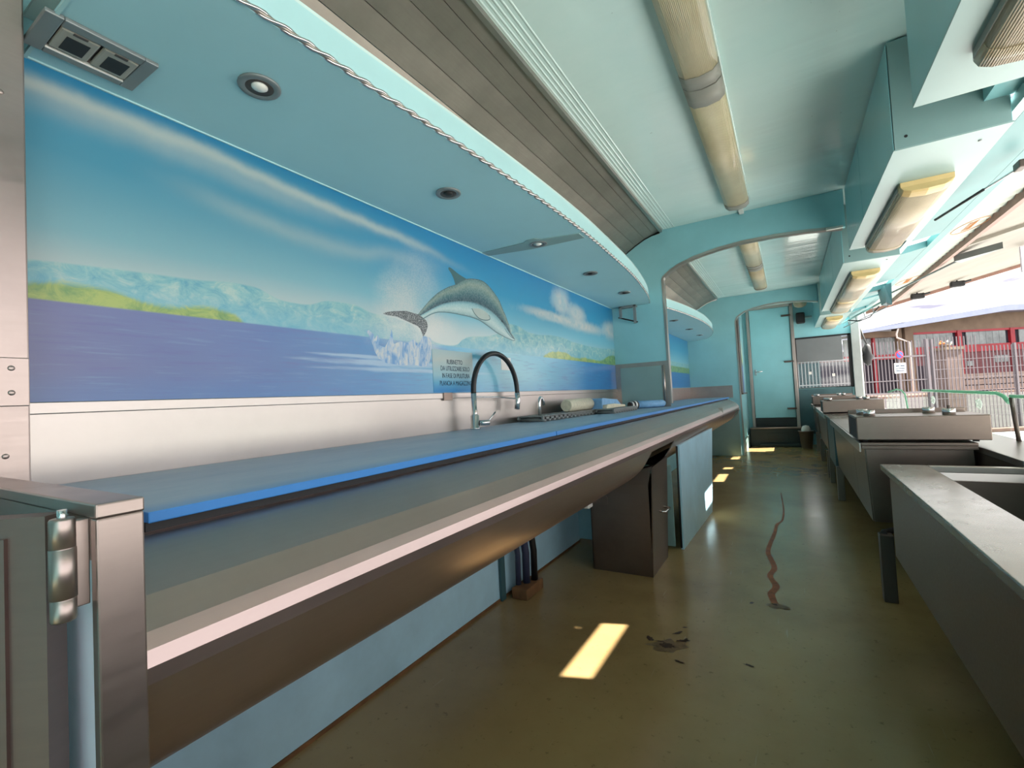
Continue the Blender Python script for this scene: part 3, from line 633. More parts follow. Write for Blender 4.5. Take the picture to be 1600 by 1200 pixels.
# counter
ct = thing('service_counter', 'long stainless counter with a rounded drum front', 'counter', (-1.0, 3.9, 0))
nose_top = [(-0.80, 0.838), (-0.752, 0.843), (-0.72, 0.832), (-0.695, 0.8185), (-0.67, 0.806), (-0.652, 0.796), (-0.635, 0.781)]
nose = nose_top + [(-0.620, 0.766), (-0.610, 0.750), (-0.605, 0.733), (-0.606, 0.715), (-0.612, 0.702)]
drum = [(-0.612, 0.702), (-0.620, 0.686), (-0.632, 0.664), (-0.650, 0.633), (-0.672, 0.603), (-0.700, 0.577), (-0.735, 0.551), (-0.78, 0.531), (-0.84, 0.516), (-0.92, 0.508)]
YC1 = 7.60
box('worktop', -1.318, -0.80, 0.290, YC1, 0.830, 0.857, 'steel', ct, 0.002)
# nose with a rounded far end
def swept(name, prof, ys, mat, parent, shift=None, smooth=True, th=0.003):
    v = []; f = []; n = len(prof)
    full = list(prof) + [(p[0] - 0.004, p[1] - 0.003) for p in prof][::-1]; m = len(full)
    for y in ys:
        for p in full: v.append((p[0] - (shift(y) if shift else 0), y, p[1]))
    for i in range(len(ys) - 1):
        for k in range(m): f.append((i * m + k, i * m + (k + 1) % m, (i + 1) * m + (k + 1) % m, (i + 1) * m + k))
    f += [tuple(range(m)), tuple(range((len(ys) - 1) * m, len(ys) * m))[::-1]]
    o = mesh(name, v, f, mat, parent)
    if smooth:
        for p in o.data.polygons: p.use_smooth = len(p.vertices) == 4
        o.data.set_sharp_from_angle(angle=math.radians(12))
    return o
ys = [0.2258, 2.0, 4.0, 6.4, 7.0, 7.2, 7.35, 7.45, 7.52, 7.57, YC1]
endround = lambda y: 0.0 if y < 7.0 else 0.12 * (1 - math.sqrt(max(0, 1 - ((y - 7.0) / 0.61) ** 2)))
swept('front_edge', nose, ys, 'steel_drum', ct, endround)
def apron(y0, y1, cut0, cut1, n=10):
    """drum part below the edge; its ends are cut back in a curve"""
    v = []; f = []; m = len(drum)
    for i in range(n + 1):
        for k, p in enumerate(drum):
            t = k / (m - 1); a = y0 + cut0 * t ** 1.5; b = y1 - cut1 * t ** 1.5
            v.append((p[0], a + (b - a) * i / n, p[1]))
    off = len(v)
    v += [(p[0] - 0.003, p[1], p[2] + 0.004) for p in v]
    for i in range(n):
        for k in range(m - 1):
            a = i * m + k; f.append((a, a + 1, a + m + 1, a + m)); f.append((off + a, off + a + m, off + a + m + 1, off + a + 1))
    for k in range(m - 1):
        f.append((k, off + k, off + k + 1, k + 1)); a = n * m + k; f.append((a, a + 1, off + a + 1, off + a))
    for i in range(n):
        a = i * m; f.append((a, a + m, off + a + m, off + a)); a = i * m + m - 1; f.append((a, off + a, off + a + m, a + m))
    o = mesh('drum_apron', v, f, 'steel_drum', ct, True); o.data.set_sharp_from_angle(angle=math.radians(40)); return o
box('shade_strip', -0.80, -0.772, 0.29, 7.4, 0.8435, 0.857, 'black_void', ct)  # black strip drawing the shadow line under the board edge
apron(0.2258, 2.37, 0, 0.05); apron(2.90, 6.85, 0.0, 0.0); apron(7.12, 7.30, 0.05, 0.05)
box('seam_strip', -0.70, -0.606, 5.30, 5.306, 0.70, 0.80, 'steel_bright', ct)
box('back_support', -0.96, -0.94, 0.290, 7.42, 0.50, 0.829, 'steel_unit', ct)
bs = thing('backsplash', 'dented stainless splashback strip below the mural', 'splashback', (-1.31, 2.1, 0.87))
box('sheet', -1.3195, -1.315, 0.285, 4.028, 0.858, 1.020, 'steel_bright', bs)
box('rail', -1.32, -1.309, 0.285, 4.028, 1.020, 1.045, 'steel_bright', bs, 0.002)
box('clamp', -1.309, -1.304, 1.60, 1.66, 1.012, 1.046, 'steel_unit', bs, 0.001)
bs2 = thing('backsplash', 'stainless splashback beyond the arched bulkhead', 'splashback', (-1.31, 5.9, 0.87))
box('sheet', -1.3195, -1.315, 4.082, 7.64, 0.858, 1.04, 'steel', bs2)
box('return', -1.318, -0.72, 7.642, 7.648, 0.86, 1.044, 'steel', bs2)
# cutting boards
for (y0, y1, nm) in ((0.287, 1.572, 'near scuffed blue cutting board running to the post'), (1.578, 4.3, 'middle blue cutting board carrying the taps and grates'), (4.306, 7.45, 'far blue cutting board beyond the bulkhead')):
    xb = -1.312
    props(box('cutting_board', xb, -0.755, y0, y1, 0.8575, 0.873, 'board', None, 0.002), nm, 'board', 'blue boards laid along the counter')

# under the counter
props(box('toe_panel', -1.312, -1.30, 0.290, 1.965, 0.012, 0.82, 'blue_toe', None, 0.002), 'pale blue panel closing the wall below the near counter', 'panel')
props(box('toe_panel', -1.312, -1.30, 2.00, 2.985, 0.012, 0.82, 'blue_toe', None, 0.002), 'pale blue panel below the counter behind the wood block', 'panel')
props(box('baseboard_left', -1.32, -1.296, 0.290, 2.985, 0.0, 0.012, 'wood', None), 'thin brown strip along the foot of the left wall', None, None, 'structure')
props(box('divider_panel', -1.312, -0.99, 2.99, 3.01, 0.02, 0.82, 'blue_toe', None, 0.002), 'blue divider board across the space under the counter', 'panel')
props(box('panel_post', -1.30, -1.285, 1.955, 1.995, 0.0, 0.82, 'teal_dark', None, 0.002), 'dark upright between the two pale blue wall panels', 'post')
props(box('wood_block', -1.262, -1.175, 2.01, 2.19, 0.0, 0.052, 'wood', None, 0.004), 'small wooden block on the floor under the hoses', 'block')
for i, (x, y, r, nm) in enumerate(((-1.25, 2.06, 0.014, 'thin'), (-1.225, 2.10, 0.019, 'middle'), (-1.205, 2.15, 0.017, 'right-hand'))):
    props(tube('hose', [(x, y, 0.053), (x, y + 0.006, 0.2), (x - 0.012, y - 0.012, 0.4), (x - 0.008, y - 0.02, 0.829)], r, 'hose' if i != 2 else 'black', None, 12), ('thin blue hose nearest the near wall panel' if i == 0 else 'thick dark blue hose standing on the wood block' if i == 1 else 'black hose at the far edge of the wood block'), 'hose', 'hoses under the counter')
bi = thing('waste_bin', 'tall stainless bin with a loop handle under the counter', 'bin', (-0.86, 2.72, 0))
bx0, bx1, by0, by1 = -1.03, -0.69, 2.545, 2.90
for nm, a in (('side', (bx0, bx1, by0, by0 + 0.006, 0.004, 0.50)), ('side', (bx0, bx1, by1 - 0.006, by1, 0.004, 0.50)), ('side', (bx0, bx0 + 0.006, by0, by1, 0.004, 0.5))): box(nm, *a, 'steel_unit', bi, 0.001)
mesh('front', [(bx1 - 0.006, by0, 0.004), (bx1, by0, 0.004), (bx1, by1, 0.004), (bx1 - 0.006, by1, 0.004), (bx1 + 0.024, by0, 0.595), (bx1 + 0.03, by0, 0.595), (bx1 + 0.03, by1, 0.61), (bx1 + 0.024, by1, 0.61)], [(0, 1, 2, 3), (7, 6, 5, 4), (0, 4, 5, 1), (1, 5, 6, 2), (2, 6, 7, 3), (3, 7, 4, 0)], 'steel_unit', bi)
mesh('gusset', [(bx0 + 0.2, by0, 0.5), (bx1, by0, 0.5), (bx1 + 0.024, by0, 0.595), (bx0 + 0.2, by0, 0.56), (bx0 + 0.2, by0 + 0.005, 0.5), (bx1, by0 + 0.005, 0.5), (bx1 + 0.024, by0 + 0.005, 0.595), (bx0 + 0.2, by0 + 0.005, 0.56)], [(0, 1, 2, 3), (7, 6, 5, 4), (0, 4, 5, 1), (1, 5, 6, 2), (2, 6, 7, 3), (3, 7, 4, 0)], 'steel_unit', bi)
box('bottom', bx0, bx1, by0, by1, 0.0, 0.006, 'steel_unit', bi)
tube('handle', [(bx1 + 0.012, 2.69, 0.325), (bx1 + 0.05, 2.69, 0.322), (bx1 + 0.05, 2.80, 0.322), (bx1 + 0.014, 2.80, 0.325)], 0.006, 'chrome', bi, 8)
bh = thing('hook_bracket', 'small steel hook bracket under the drum beside the bin', 'bracket', (-0.92, 2.30, 0.50))
prism('plate', [(-0.945, 0.505), (-0.86, 0.505), (-0.835, 0.47), (-0.835, 0.435), (-0.85, 0.435), (-0.855, 0.462), (-0.872, 0.462), (-0.876, 0.44), (-0.945, 0.44)], 'y', 2.30, 2.304, 'steel_unit', bh)
box('foot', -0.955, -0.915, 2.24, 2.30, 0.42, 0.50, 'white', bh, 0.006)
props(box('divider_panel', -0.92, -0.675, 3.045, 3.062, 0.02, 0.53, 'teal_grey', None, 0.002), 'grey teal side board just behind the bin', 'panel')
lp = thing('leaning_panel', 'pale blue door panel leaning against the drum front', 'panel', (-0.62, 3.57, 0))
mesh('board', [(-0.645, 3.07, 0.0), (-0.628, 3.07, 0.0), (-0.598, 4.10, 0.0), (-0.615, 4.10, 0.0), (-0.636, 3.07, 0.655), (-0.618, 3.07, 0.655), (-0.600, 4.40, 0.66), (-0.618, 4.40, 0.66)],
     [(0, 1, 2, 3), (7, 6, 5, 4), (0, 4, 5, 1), (1, 5, 6, 2), (2, 6, 7, 3), (3, 7, 4, 0)], 'blue_toe', lp)
tube('edge_strip', [(-0.642, 3.066, 0.01), (-0.634, 3.066, 0.65)], 0.006, 'black_void', lp, 6)
box('leg', -0.80, -0.73, 5.05, 5.15, 0.0, 0.552, 'steel_unit', ct, 0.004)
ce2 = thing('end_cupboard', 'grey teal cupboard side under the far end of the counter', 'cupboard', (-0.9, 7.5, 0))
box('side_board', -1.3, -0.640, 7.44, 7.46, 0.02, 0.698, 'teal_grey', ce2, 0.002)
box('back_board', -1.3, -1.28, 7.46, 7.64, 0.02, 0.82, 'teal_grey', ce2)

# taps
fa = thing('kitchen_tap', 'tall chrome tap with a black arched hose', 'tap', (-1.25, 1.75, 0.873))
fx, fy = -1.25, 1.748
lathe('body', [(0, 0), (0.024, 0), (0.024, 0.006), (0.020, 0.01), (0.020, 0.062), (0.014, 0.066), (0.0125, 0.07), (0.0125, 0.165), (0.0, 0.165)], (fx, fy, 0.873), 'chrome', fa)
hp = [(fx, fy, 1.035)] + [(fx, fy + 0.2 - 0.2 * math.cos(math.radians(a)), 1.045 + 0.19 * math.sin(math.radians(a))) for a in range(0, 181, 9)] + [(fx, fy + 0.4, 1.03)]
tube('hose', hp, 0.0125, 'black', fa, 14)
tube('spray_head', [(fx, fy + 0.4, 1.036), (fx, fy + 0.4, 1.0), (fx, fy + 0.398, 0.99), (fx, fy + 0.39, 0.948)], [0.0135, 0.0145, 0.0155, 0.0135], 'chrome', fa, 16)
tube('docking_arm', [(fx, fy + 0.008, 1.022), (fx, fy + 0.20, 1.017), (fx, fy + 0.395, 1.004)], 0.004, 'chrome', fa, 8)
lv = tube('lever_hub', [(fx + 0.015, fy + 0.012, 0.90), (fx + 0.045, fy + 0.05, 0.90)], 0.013, 'chrome', fa, 14)
tube('lever', [(fx + 0.04, fy + 0.05, 0.905), (fx + 0.045, fy + 0.105, 0.945)], 0.004, 'chrome', lv, 8)
f2 = thing('small_tap', 'small plain chrome spout behind the boards', 'tap', (-1.2, 2.30, 0.873))
tube('spout', [(-1.2, 2.30, 0.873), (-1.2, 2.30, 0.975), (-1.2, 2.305, 0.992), (-1.2, 2.318, 1.002), (-1.2, 2.333, 0.999), (-1.2, 2.345, 0.985), (-1.2, 2.356, 0.962)], 0.0095, 'chrome', f2, 12)
lathe('flange', [(0, 0), (0.018, 0), (0.018, 0.004), (0, 0.004)], (-1.2, 2.30, 0.873), 'chrome', f2, 18)
# grates, towel roll, mats on the board
def grate(x0, x1, y0, y1, z, n, label):
    g = thing('plastic_grate', label, 'grate', ((x0 + x1) / 2, (y0 + y1) / 2, z), 'grey grates lying on the counter')
    for x in (x0, x1 - 0.012): box('side_bar', x, x + 0.012, y0, y1, z + 0.012, z + 0.03, 'grey_plastic', g, 0.002)
    for i in range(n):
        y = y0 + (y1 - y0) * (i + 0.5) / n
        tube('rung', [(x0, y, z + 0.013), (x1, y, z + 0.013)], 0.0125, 'grey_plastic', g, 10)
    box('tray', x0, x1, y0, y1, z + 0.026, z + 0.032, 'grey_plastic', g)
    return g
grate(-1.29, -1.13, 2.20, 3.02, 0.873, 14, 'grey slatted grate under the towel roll')
grate(-1.12, -0.99, 2.95, 3.50, 0.873, 10, 'small grey slatted grate under the folded blue cloth')
props(tube('towel_roll', [(-1.20, 2.66, 0.945), (-1.20, 2.67, 0.945), (-1.19, 3.02, 0.945)], [0.036, 0.04, 0.04], 'towel', None, 22), 'rolled off-white towel on the grey grate', 'towel')
cl = thing('folded_cloth', 'folded blue cloth with a white border lying next to the towel roll', 'cloth', (-1.18, 3.2, 0.905))
prism('fold', [(3.03, 0.906), (3.46, 0.906), (3.44, 0.925), (3.36, 0.962), (3.06, 0.978), (3.035, 0.975)], 'x', -1.28, -1.10, 'mat_blue', cl)
prism('border', [(3.04, 0.906), (3.46, 0.906), (3.45, 0.92), (3.2, 0.935), (3.05, 0.93)], 'x', -1.10, -1.07, 'towel', cl)
mr = thing('rolled_mat', 'rolled blue mat with black and white edge against the bulkhead', 'mat', (-1.0, 3.8, 0.873))
a_, b_ = Vector((-1.10, 3.66, 0.906)), Vector((-0.90, 3.98, 0.905)); d_ = (b_ - a_)
tube('roll', [a_ + d_ * 0.20, a_ + d_ * 0.5, a_ + d_ * 0.95, b_], [0.031, 0.031, 0.029, 0.018], 'mat_blue', mr, 20)
for k, (r, m_) in enumerate(((0.026, 'black'), (0.029, 'paper'), (0.0325, 'black'), (0.0325, 'paper'), (0.0325, 'black'))):
    tube('edge_band', [a_ + d_ * (0.04 * k), a_ + d_ * (0.04 * k + 0.04)], r, m_, mr, 20)
# steel plate and bracket on the bulkhead
bp = thing('bulkhead_plate', 'stainless plate with a vertical rod on the arched bulkhead', 'plate', (-1.08, 4.02, 0.88))
box('sheet', -1.314, -0.856, 4.022, 4.03, 0.875, 1.262, 'steel', bp)
box('inner_sheet', -1.27, -0.915, 4.017, 4.022, 0.88, 1.225, 'teal_grey', bp, 0.002)
tube('rod', [(-0.897, 4.015, 0.90), (-0.897, 4.015, 1.225)], 0.009, 'steel_bright', bp, 10)
br = thing('roll_holder', 'small bent steel holder hung under the soffit at the bulkhead', 'holder', (-1.16, 3.98, 1.63))
for x in (-1.225, -1.10): box('arm', x - 0.012, x + 0.012, 3.97, 3.985, 1.66 - (x + 1.225) * 0.45, 1.764, 'frame_grey', br, 0.002)
box('top_bar', -1.237, -1.088, 3.97, 4.029, 1.748, 1.763, 'frame_grey', br, 0.002)
tube('pin', [(-1.245, 3.978, 1.67), (-1.08, 3.978, 1.612)], 0.006, 'black_void', br, 8)

# ================================================================== SOFFITS OVER THE COUNTER
def front_x(y, y0, y1, a, m, b):
    return a
xs1 = [(0.305, -0.840), (0.75, -0.822), (1.4, -0.790), (2.0, -0.782), (2.55, -0.802), (3.0, -0.828), (3.4, -0.872), (3.7, -0.915), (3.9, -0.955), (4.028, -0.985)]
def soffit(curve, label, y_off=0.0):
    c = [(x, y + y_off) for y, x in catmull(curve, 5)]; n = len(c); y0, y1 = c[0][1], c[-1][1]
    s = thing('soffit', label, 'soffit', (-1.1, (y0 + y1) / 2, 1.765))
    prism('underside', [(-1.318, y0)] + c + [(-1.318, y1)], 'z', 1.765, 1.775, 'teal_soffit', s)
    loop = c + [(x - 0.012, y) for x, y in c][::-1]
    prism('fascia', loop, 'z', 1.775, 1.85, 'teal_fascia', s)
    prism('top_board', [(-1.318, y0)] + c + [(-1.318, y1)], 'z', 1.85, 1.858, 'teal_pale', s)
    tube('edge_rail', [(x + 0.004, y, 1.770) for x, y in c], 0.0045, 'steel_dark', s, 8)
    # two strands twisted round the rail
    L = []; acc = 0.0
    for i in range(n - 1):
        a, b = Vector(c[i]), Vector(c[i + 1]); k = max(1, int((b - a).length / 0.012))
        for q in range(k): L.append((a.lerp(b, q / k), acc + (b - a).length * q / k))
        acc += (b - a).length
    for ph in (0.0, math.pi):
        tube('rail_strand', [(p.x + 0.004 + 0.0045 * math.cos(d / 0.10 * 2 * math.pi + ph), p.y, 1.770 + 0.0045 * math.sin(d / 0.10 * 2 * math.pi + ph)) for p, d in L], 0.004, 'chrome', s, 6)
    return s
sf = soffit(xs1, 'bow-fronted aqua soffit with spotlights over the near counter')
box('end_bead', -1.318, -0.845, 0.302, 0.308, 1.760, 1.7648, 'teal_fascia', sf)
prism('cover_strip', [(-1.316, 1.97), (-1.07, 1.975), (-1.04, 1.955), (-1.0, 1.955), (-0.97, 1.985), (-0.80, 2.03), (-0.80, 2.10), (-0.97, 2.09), (-1.07, 2.085), (-1.316, 2.03)], 'z', 1.7615, 1.765, 'teal_grey', sf)
soffit([(4.082, -0.99), (4.4, -0.915), (4.9, -0.84), (5.5, -0.79), (6.0, -0.785), (6.6, -0.815), (7.1, -0.90), (7.45, -1.0), (7.58, -1.08), (7.645, -1.2)], 'bow-fronted aqua soffit over the far counter')
# downlights
def downlight(y, label, x=-1.02):
    d = thing('spotlight', label, 'spotlight', (x, y, 1.765), 'recessed spotlights in the soffit')
    c = (x, y, 1.765)
    lathe('ring', [(0.028, 0.001), (0.045, 0.001), (0.046, -0.003), (0.044, -0.006), (0.030, -0.005), (0.028, -0.001)], c, 'frame_grey', d)
    lathe('inner_ring', [(0.018, -0.002), (0.030, -0.005), (0.030, -0.001), (0.018, 0.0)], c, 'brown_frame', d)
    lathe('bulb', [(0.0, -0.010), (0.010, -0.009), (0.0175, -0.004), (0.0175, -0.001), (0, -0.001)], c, 'white' if y < 1 or 1.9 < y < 2.2 else 'black_void', d)
    return d
for y, nm in ((0.628, 'large round spotlight with a pale bulb next to the vent fitting'), (1.33, 'dark spotlight in the soffit, second from the vent fitting'), (2.035, 'spotlight with a pale bulb on the soffit cover strip'), (2.74, 'dark spotlight between cover strip and roll holder'), (3.44, 'small dark spotlight above the roll holder'),
              (5.2, 'dark spotlight in the far soffit, first past the bulkhead'), (6.1, 'dark spotlight in the middle of the far soffit'), (6.9, 'dark spotlight at the end of the far soffit')):
    downlight(y, nm)
vt = thing('vent_fitting', 'rectangular grey fitting with two rounded inserts set in the soffit', 'vent', (-1.19, 0.378, 1.765))
x0, x1, y0, y1 = -1.258, -1.124, 0.288, 0.468
for a in ((x0, x1, y0, y0 + 0.028), (x0, x1, y1 - 0.025, y1), (x0, x0 + 0.02, y0 + 0.028, y1 - 0.025), (x1 - 0.024, x1, y0 + 0.028, y1 - 0.025)): box('frame_bar', *a, 1.756, 1.7649, 'frame_grey', vt, 0.002)
box('backing', x0 + 0.02, x1 - 0.024, y0 + 0.02, y1 - 0.02, 1.7635, 1.7649, 'brown_frame', vt)
box('bright_edge', x0 + 0.02, x0 + 0.0225, y0 + 0.028, y1 - 0.025, 1.7555, 1.7635, 'white', vt)
for ya in (y0 + 0.030, y0 + 0.0945):
    ins = box('insert', x0 + 0.030, x1 - 0.026, ya, ya + 0.060, 1.7555, 1.7635, 'cap', vt, 0.006)
    box('slot', x0 + 0.040, x1 - 0.045, ya + 0.013, ya + 0.049, 1.7548, 1.756, 'black_void', ins)
    box('catch', x1 - 0.032, x1 - 0.025, ya + 0.018, ya + 0.040, 1.7545, 1.7556, 'brown_frame', ins)

# ================================================================== CEILING LAMPS
def batten(y0, y1, label):
    x0, x1, z = -0.326, -0.158, 2.375
    t = thing('batten_lamp', label, 'lamp', ((x0 + x1) / 2, (y0 + y1) / 2, z), 'twin tube battens on the ceiling')
    box('base', x0, x1, y0, y1, z - 0.022, z - 0.0005, 'teal_pale', t, 0.003)
    pr = [(x0 + 0.006, z - 0.022), (x0 + 0.008, z - 0.045), (x0 + 0.03, z - 0.066), (x0 + 0.084, z - 0.074), (x1 - 0.03, z - 0.066), (x1 - 0.008, z - 0.045), (x1 - 0.006, z - 0.022)]
    prism('diffuser', pr, 'y', y0 + 0.14, y1 - 0.09, 'diffuser', t, True)
    big = [(x0 + 0.004, z - 0.022), (x0 + 0.006, z - 0.046), (x0 + 0.029, z - 0.068), (x0 + 0.084, z - 0.0765), (x1 - 0.029, z - 0.068), (x1 - 0.006, z - 0.046), (x1 - 0.004, z - 0.022)]
    prism('end_cap', big, 'y', y0 + 0.002, y0 + 0.14, 'cap', t, True); prism('end_cap', big, 'y', y1 - 0.09, y1 - 0.002, 'cap', t, True)
    return t
batten(0.46, 2.14, 'yellowed batten lamp on the near ceiling, cut by the picture top')
batten(2.145, 3.76, 'yellowed batten lamp ending just before the arched bulkhead')
batten(4.42, 5.75, 'batten lamp beyond the arch, first in the far bay')
batten(5.755, 7.12, 'batten lamp at the end of the far bay')
props(box('cable_clip', -0.25, -0.215, 3.765, 4.03, 2.355, 2.375, 'white', None, 0.003), 'small white cable cover joining lamp and bulkhead', 'clip')

# ================================================================== RIGHT: OVERHEAD CABINETS
ZB = 1.917
def cabinet(y0, y1, label, seams=()):
    c = thing('overhead_cabinet', label, 'cabinet', (0.59, (y0 + y1) / 2, ZB), 'overhead cabinets along the open side')
    box('body', 0.426, 0.762, y0 + 0.002, y1 - 0.002, ZB + 0.006, 2.366, 'teal_cab', c)
    ed = [y0] + list(seams) + [y1]
    for a, b in zip(ed, ed[1:]): box('door_panel', 0.42, 0.426, a + (0 if a == y0 else 0.004), b - (0 if b == y1 else 0.004), ZB + 0.004, 2.358, 'teal_cab', c, 0.001)
    for a in seams: box('seam_gap', 0.4235, 0.4262, a - 0.0045, a + 0.0045, ZB + 0.004, 2.358, 'black_void', c)
    box('bottom_panel', 0.42, 0.766, y0, y1, ZB, ZB + 0.006, 'cab_bottom', c)
    box('end_panel_shaded', 0.422, 0.760, y0, y0 + 0.002, ZB + 0.006, 2.364, 'teal_grey', c)  # same paint as the body, its greyer shading put into the colour
    tube('hole', [(0.462, y0 - 0.0006, ZB + 0.05), (0.462, y0 + 0.001, ZB + 0.05)], 0.006, 'black_void', c, 10)
    for y in (y0 + 0.10,):
        lathe('screw', [(0, 0.0), (0.006, 0.0), (0.006, 0.003), (0, 0.003)], (0.70, y, ZB - 0.003), 'frame_grey', c, 10)
    return c
cabinet(-0.6, 2.045, 'near overhead cabinet whose underside fills the top corner', (0.4, 1.25))
cabinet(2.388, 3.975, 'overhead cabinet with an oval lamp before the arched bulkhead', (3.27,))
cabinet(4.385, 7.10, 'long overhead cabinet past the arched bulkhead', (5.3, 6.2))
cabinet(7.50, 9.05, 'last overhead cabinet above the end window', (8.3,))
# filler added between the cabinets to stop sun leaking past the beam
for (a, b) in ((2.047, 2.386), (3.977, 4.383), (7.102, 7.498)):
    box('sun_filler', 0.69, 0.79, a, b, 2.02, 2.36, 'teal_cab', None, kind='structure')
def bulkhead_lamp(y0, y1, label):
    x0, x1 = 0.508, 0.695
    t = thing('oval_lamp', label, 'lamp', ((x0 + x1) / 2, (y0 + y1) / 2, ZB), 'oval lamps under the overhead cabinets')
    def P(k): return [(x0 - k, ZB - 0.0005), (x0 - k, ZB - 0.026), (x0 + 0.008, ZB - 0.044 - k), (x0 + 0.035, ZB - 0.056 - k), ((x0 + x1) / 2, ZB - 0.062 - k), (x1 - 0.035, ZB - 0.056 - k), (x1 - 0.008, ZB - 0.044 - k), (x1 + k, ZB - 0.026), (x1 + k, ZB - 0.0005)]
    prism('base', [(x0 - 0.004, ZB - 0.0005), (x0 - 0.004, ZB - 0.024), (x1 + 0.004, ZB - 0.024), (x1 + 0.004, ZB - 0.0005)], 'y', y0 + 0.075, y1 - 0.01, 'cap', t)
    prism('diffuser', P(0.0), 'y', y0 + 0.075, y1 - 0.08, 'diffuser2', t, True)
    # bowed near cap and far cap
    cx = (x0 + x1) / 2; pr = P(0.002); n = len(pr); v = []; f = []
    L = [(0.0, 0.86), (0.25, 0.95), (0.6, 0.99), (1.0, 1.0)]
    for (tt, sc) in L:
        for (px, pz) in pr:
            u = (px - cx) / (x1 - cx); yb = y0 + 0.022 * u * u
            v.append((cx + (px - cx) * (0.97 + 0.03 * sc), yb + (y0 + 0.078 - yb) * tt, ZB - (ZB - pz) * sc))
    for q in range(len(L) - 1):
        for i_ in range(n): f.append((q * n + i_, q * n + (i_ + 1) % n, (q + 1) * n + (i_ + 1) % n, (q + 1) * n + i_))
    f.append(tuple(range(n)))
    o = mesh('end_cap', v, f, 'cap_yellow', t)
    prism('end_cap', P(0.0015), 'y', y1 - 0.08, y1, 'diffuser2', t, True)
    return t
bulkhead_lamp(0.45, 1.80, 'ribbed oval lamp at the picture corner under the near cabinet')
bulkhead_lamp(2.77, 3.93, 'large yellowed oval lamp under the cabinet before the bulkhead')
bulkhead_lamp(4.74, 6.10, 'oval lamp under the long cabinet past the bulkhead')
bulkhead_lamp(6.11, 7.05, 'second oval lamp under the long cabinet')
bulkhead_lamp(7.75, 8.90, 'oval lamp under the last cabinet above the window')

# ================================================================== OPEN SIDE FLAP (CANOPY)
def cz(x): return 2.02 + 0.237 * (x - 1.0)
def slab(name, xa, xb, ya, yb, th, mat, parent, dz=0.0, skew=0.0):
    v = [(xa, ya, cz(xa) + dz), (xb, ya + skew, cz(xb) + dz), (xb, yb + skew, cz(xb) + dz), (xa, yb, cz(xa) + dz)]
    v += [(p[0], p[1], p[2] + th) for p in v]
    return mesh(name, v, [(0, 1, 2, 3), (7, 6, 5, 4), (0, 4, 5, 1), (1, 5, 6, 2), (2, 6, 7, 3), (3, 7, 4, 0)], mat, parent)
ca = thing('side_flap', 'raised side flap of the van, pale underside with teal beam', 'flap', (1.8, 4.0, 2.2))
CY0, CY1 = -0.6, 8.62
sun_slots = [(2.03, 2.455), (4.30, 4.68), (5.93, 6.43), (6.80, 6.95), (7.70, 7.98)]  # gaps cut in the beam to shape the sun patches inside
edges = [CY0] + [v_ for s in sun_slots for v_ in s] + [CY1]
for a, b in zip(edges[::2], edges[1::2]):
    slab('teal_beam', 0.816, 0.985, a, b, 0.05, 'beam', ca, skew=0.055)
slab('inner_strip', 0.770, 0.814, CY0, CY1, 0.05, 'cab_bottom', ca)
slab('teal_beam', 0.987, 1.05, CY0, CY1, 0.05, 'beam', ca)
# corrugated sheet
v = []; f = []; ncor = 300
for i in range(ncor + 1):
    y = CY0 + (CY1 - CY0) * i / ncor; dz = 0.012 * math.sin(i * 1.57)
    for x in (1.05, 1.14, 1.23, 1.32): v.append((x, y, cz(x) + 0.03 + dz))
for i in range(ncor):
    for k in range(3): f.append((i * 4 + k, i * 4 + k + 1, i * 4 + 5 + k, i * 4 + 4 + k))
mesh('corrugated_sheet', v, f, 'corrugated', ca)
slab('brown_rail', 1.30, 1.345, CY0, CY1, 0.06, 'canopy_brown', ca, -0.025)
slab('white_panel', 1.345, 2.55, CY0, CY1, 0.04, 'canopy_white', ca)
slab('white_panel', 2.555, 3.1, CY0, CY1, 0.04, 'canopy_white', ca)
slab('end_rail', 1.05, 3.1, CY1 - 0.06, CY1, 0.05, 'canopy_brown', ca, -0.04)
slab('cross_rib', 1.345, 3.1, 5.2, 5.26, 0.03, 'canopy_white', ca, -0.028)
slab('cross_rib', 1.345, 3.1, 2.6, 2.66, 0.03, 'canopy_white', ca, -0.028)
# roof edge above the slit: closes the space between cabinet tops and flap
prism('roof_edge', [(0.764, 2.374), (0.86, 2.374), (0.86, 2.34), (0.775, 2.30)], 'y', YN, YF, 'teal_cab', None, kind='structure', label='teal roof edge above the overhead cabinets')
for (x, y) in ((1.55, 8.1), (1.95, 8.1)):
    l_ = thing('latch', 'black latch on the flap underside, %s one' % ('inner' if x < 1.7 else 'outer'), 'latch', (x, y, cz(x)), 'black latches on the side flap')
    box('body', x - 0.07, x + 0.07, y - 0.05, y + 0.03, cz(x) - 0.09, cz(x) - 0.018, 'black_void', l_, 0.012)
    tube('stem', [(x, y, cz(x) - 0.02), (x, y, cz(x) - 0.004)], 0.01, 'black_void', l_, 8)
    tube('arm', [(x, y - 0.03, cz(x) - 0.05), (x + 0.12, y - 0.06, cz(x) - 0.03)], 0.012, 'black_void', l_, 8)
gs = thing('gas_strut', 'dark gas strut across the teal beam beside the oval lamp', 'strut', (0.88, 3.3, 1.9))
tube('cylinder', [(0.79, 3.57, 1.915), (0.90, 3.21, 1.93)], 0.007, 'black_void', gs, 10); tube('rod', [(0.90, 3.21, 1.93), (0.965, 3.02, 1.94)], 0.005, 'chrome', gs, 8)
box('end_fitting', 0.955, 0.985, 2.97, 3.04, 1.93, 1.965, 'brown_frame', gs, 0.004)
g2 = thing('gas_strut', 'long thin strut ending in a triangular bracket on the flap', 'strut', (1.4, 6.0, 2.05))
tube('rod', [(1.08, 6.75, 1.995), (1.40, 5.75, 2.06)], 0.010, 'frame_grey', g2, 8)
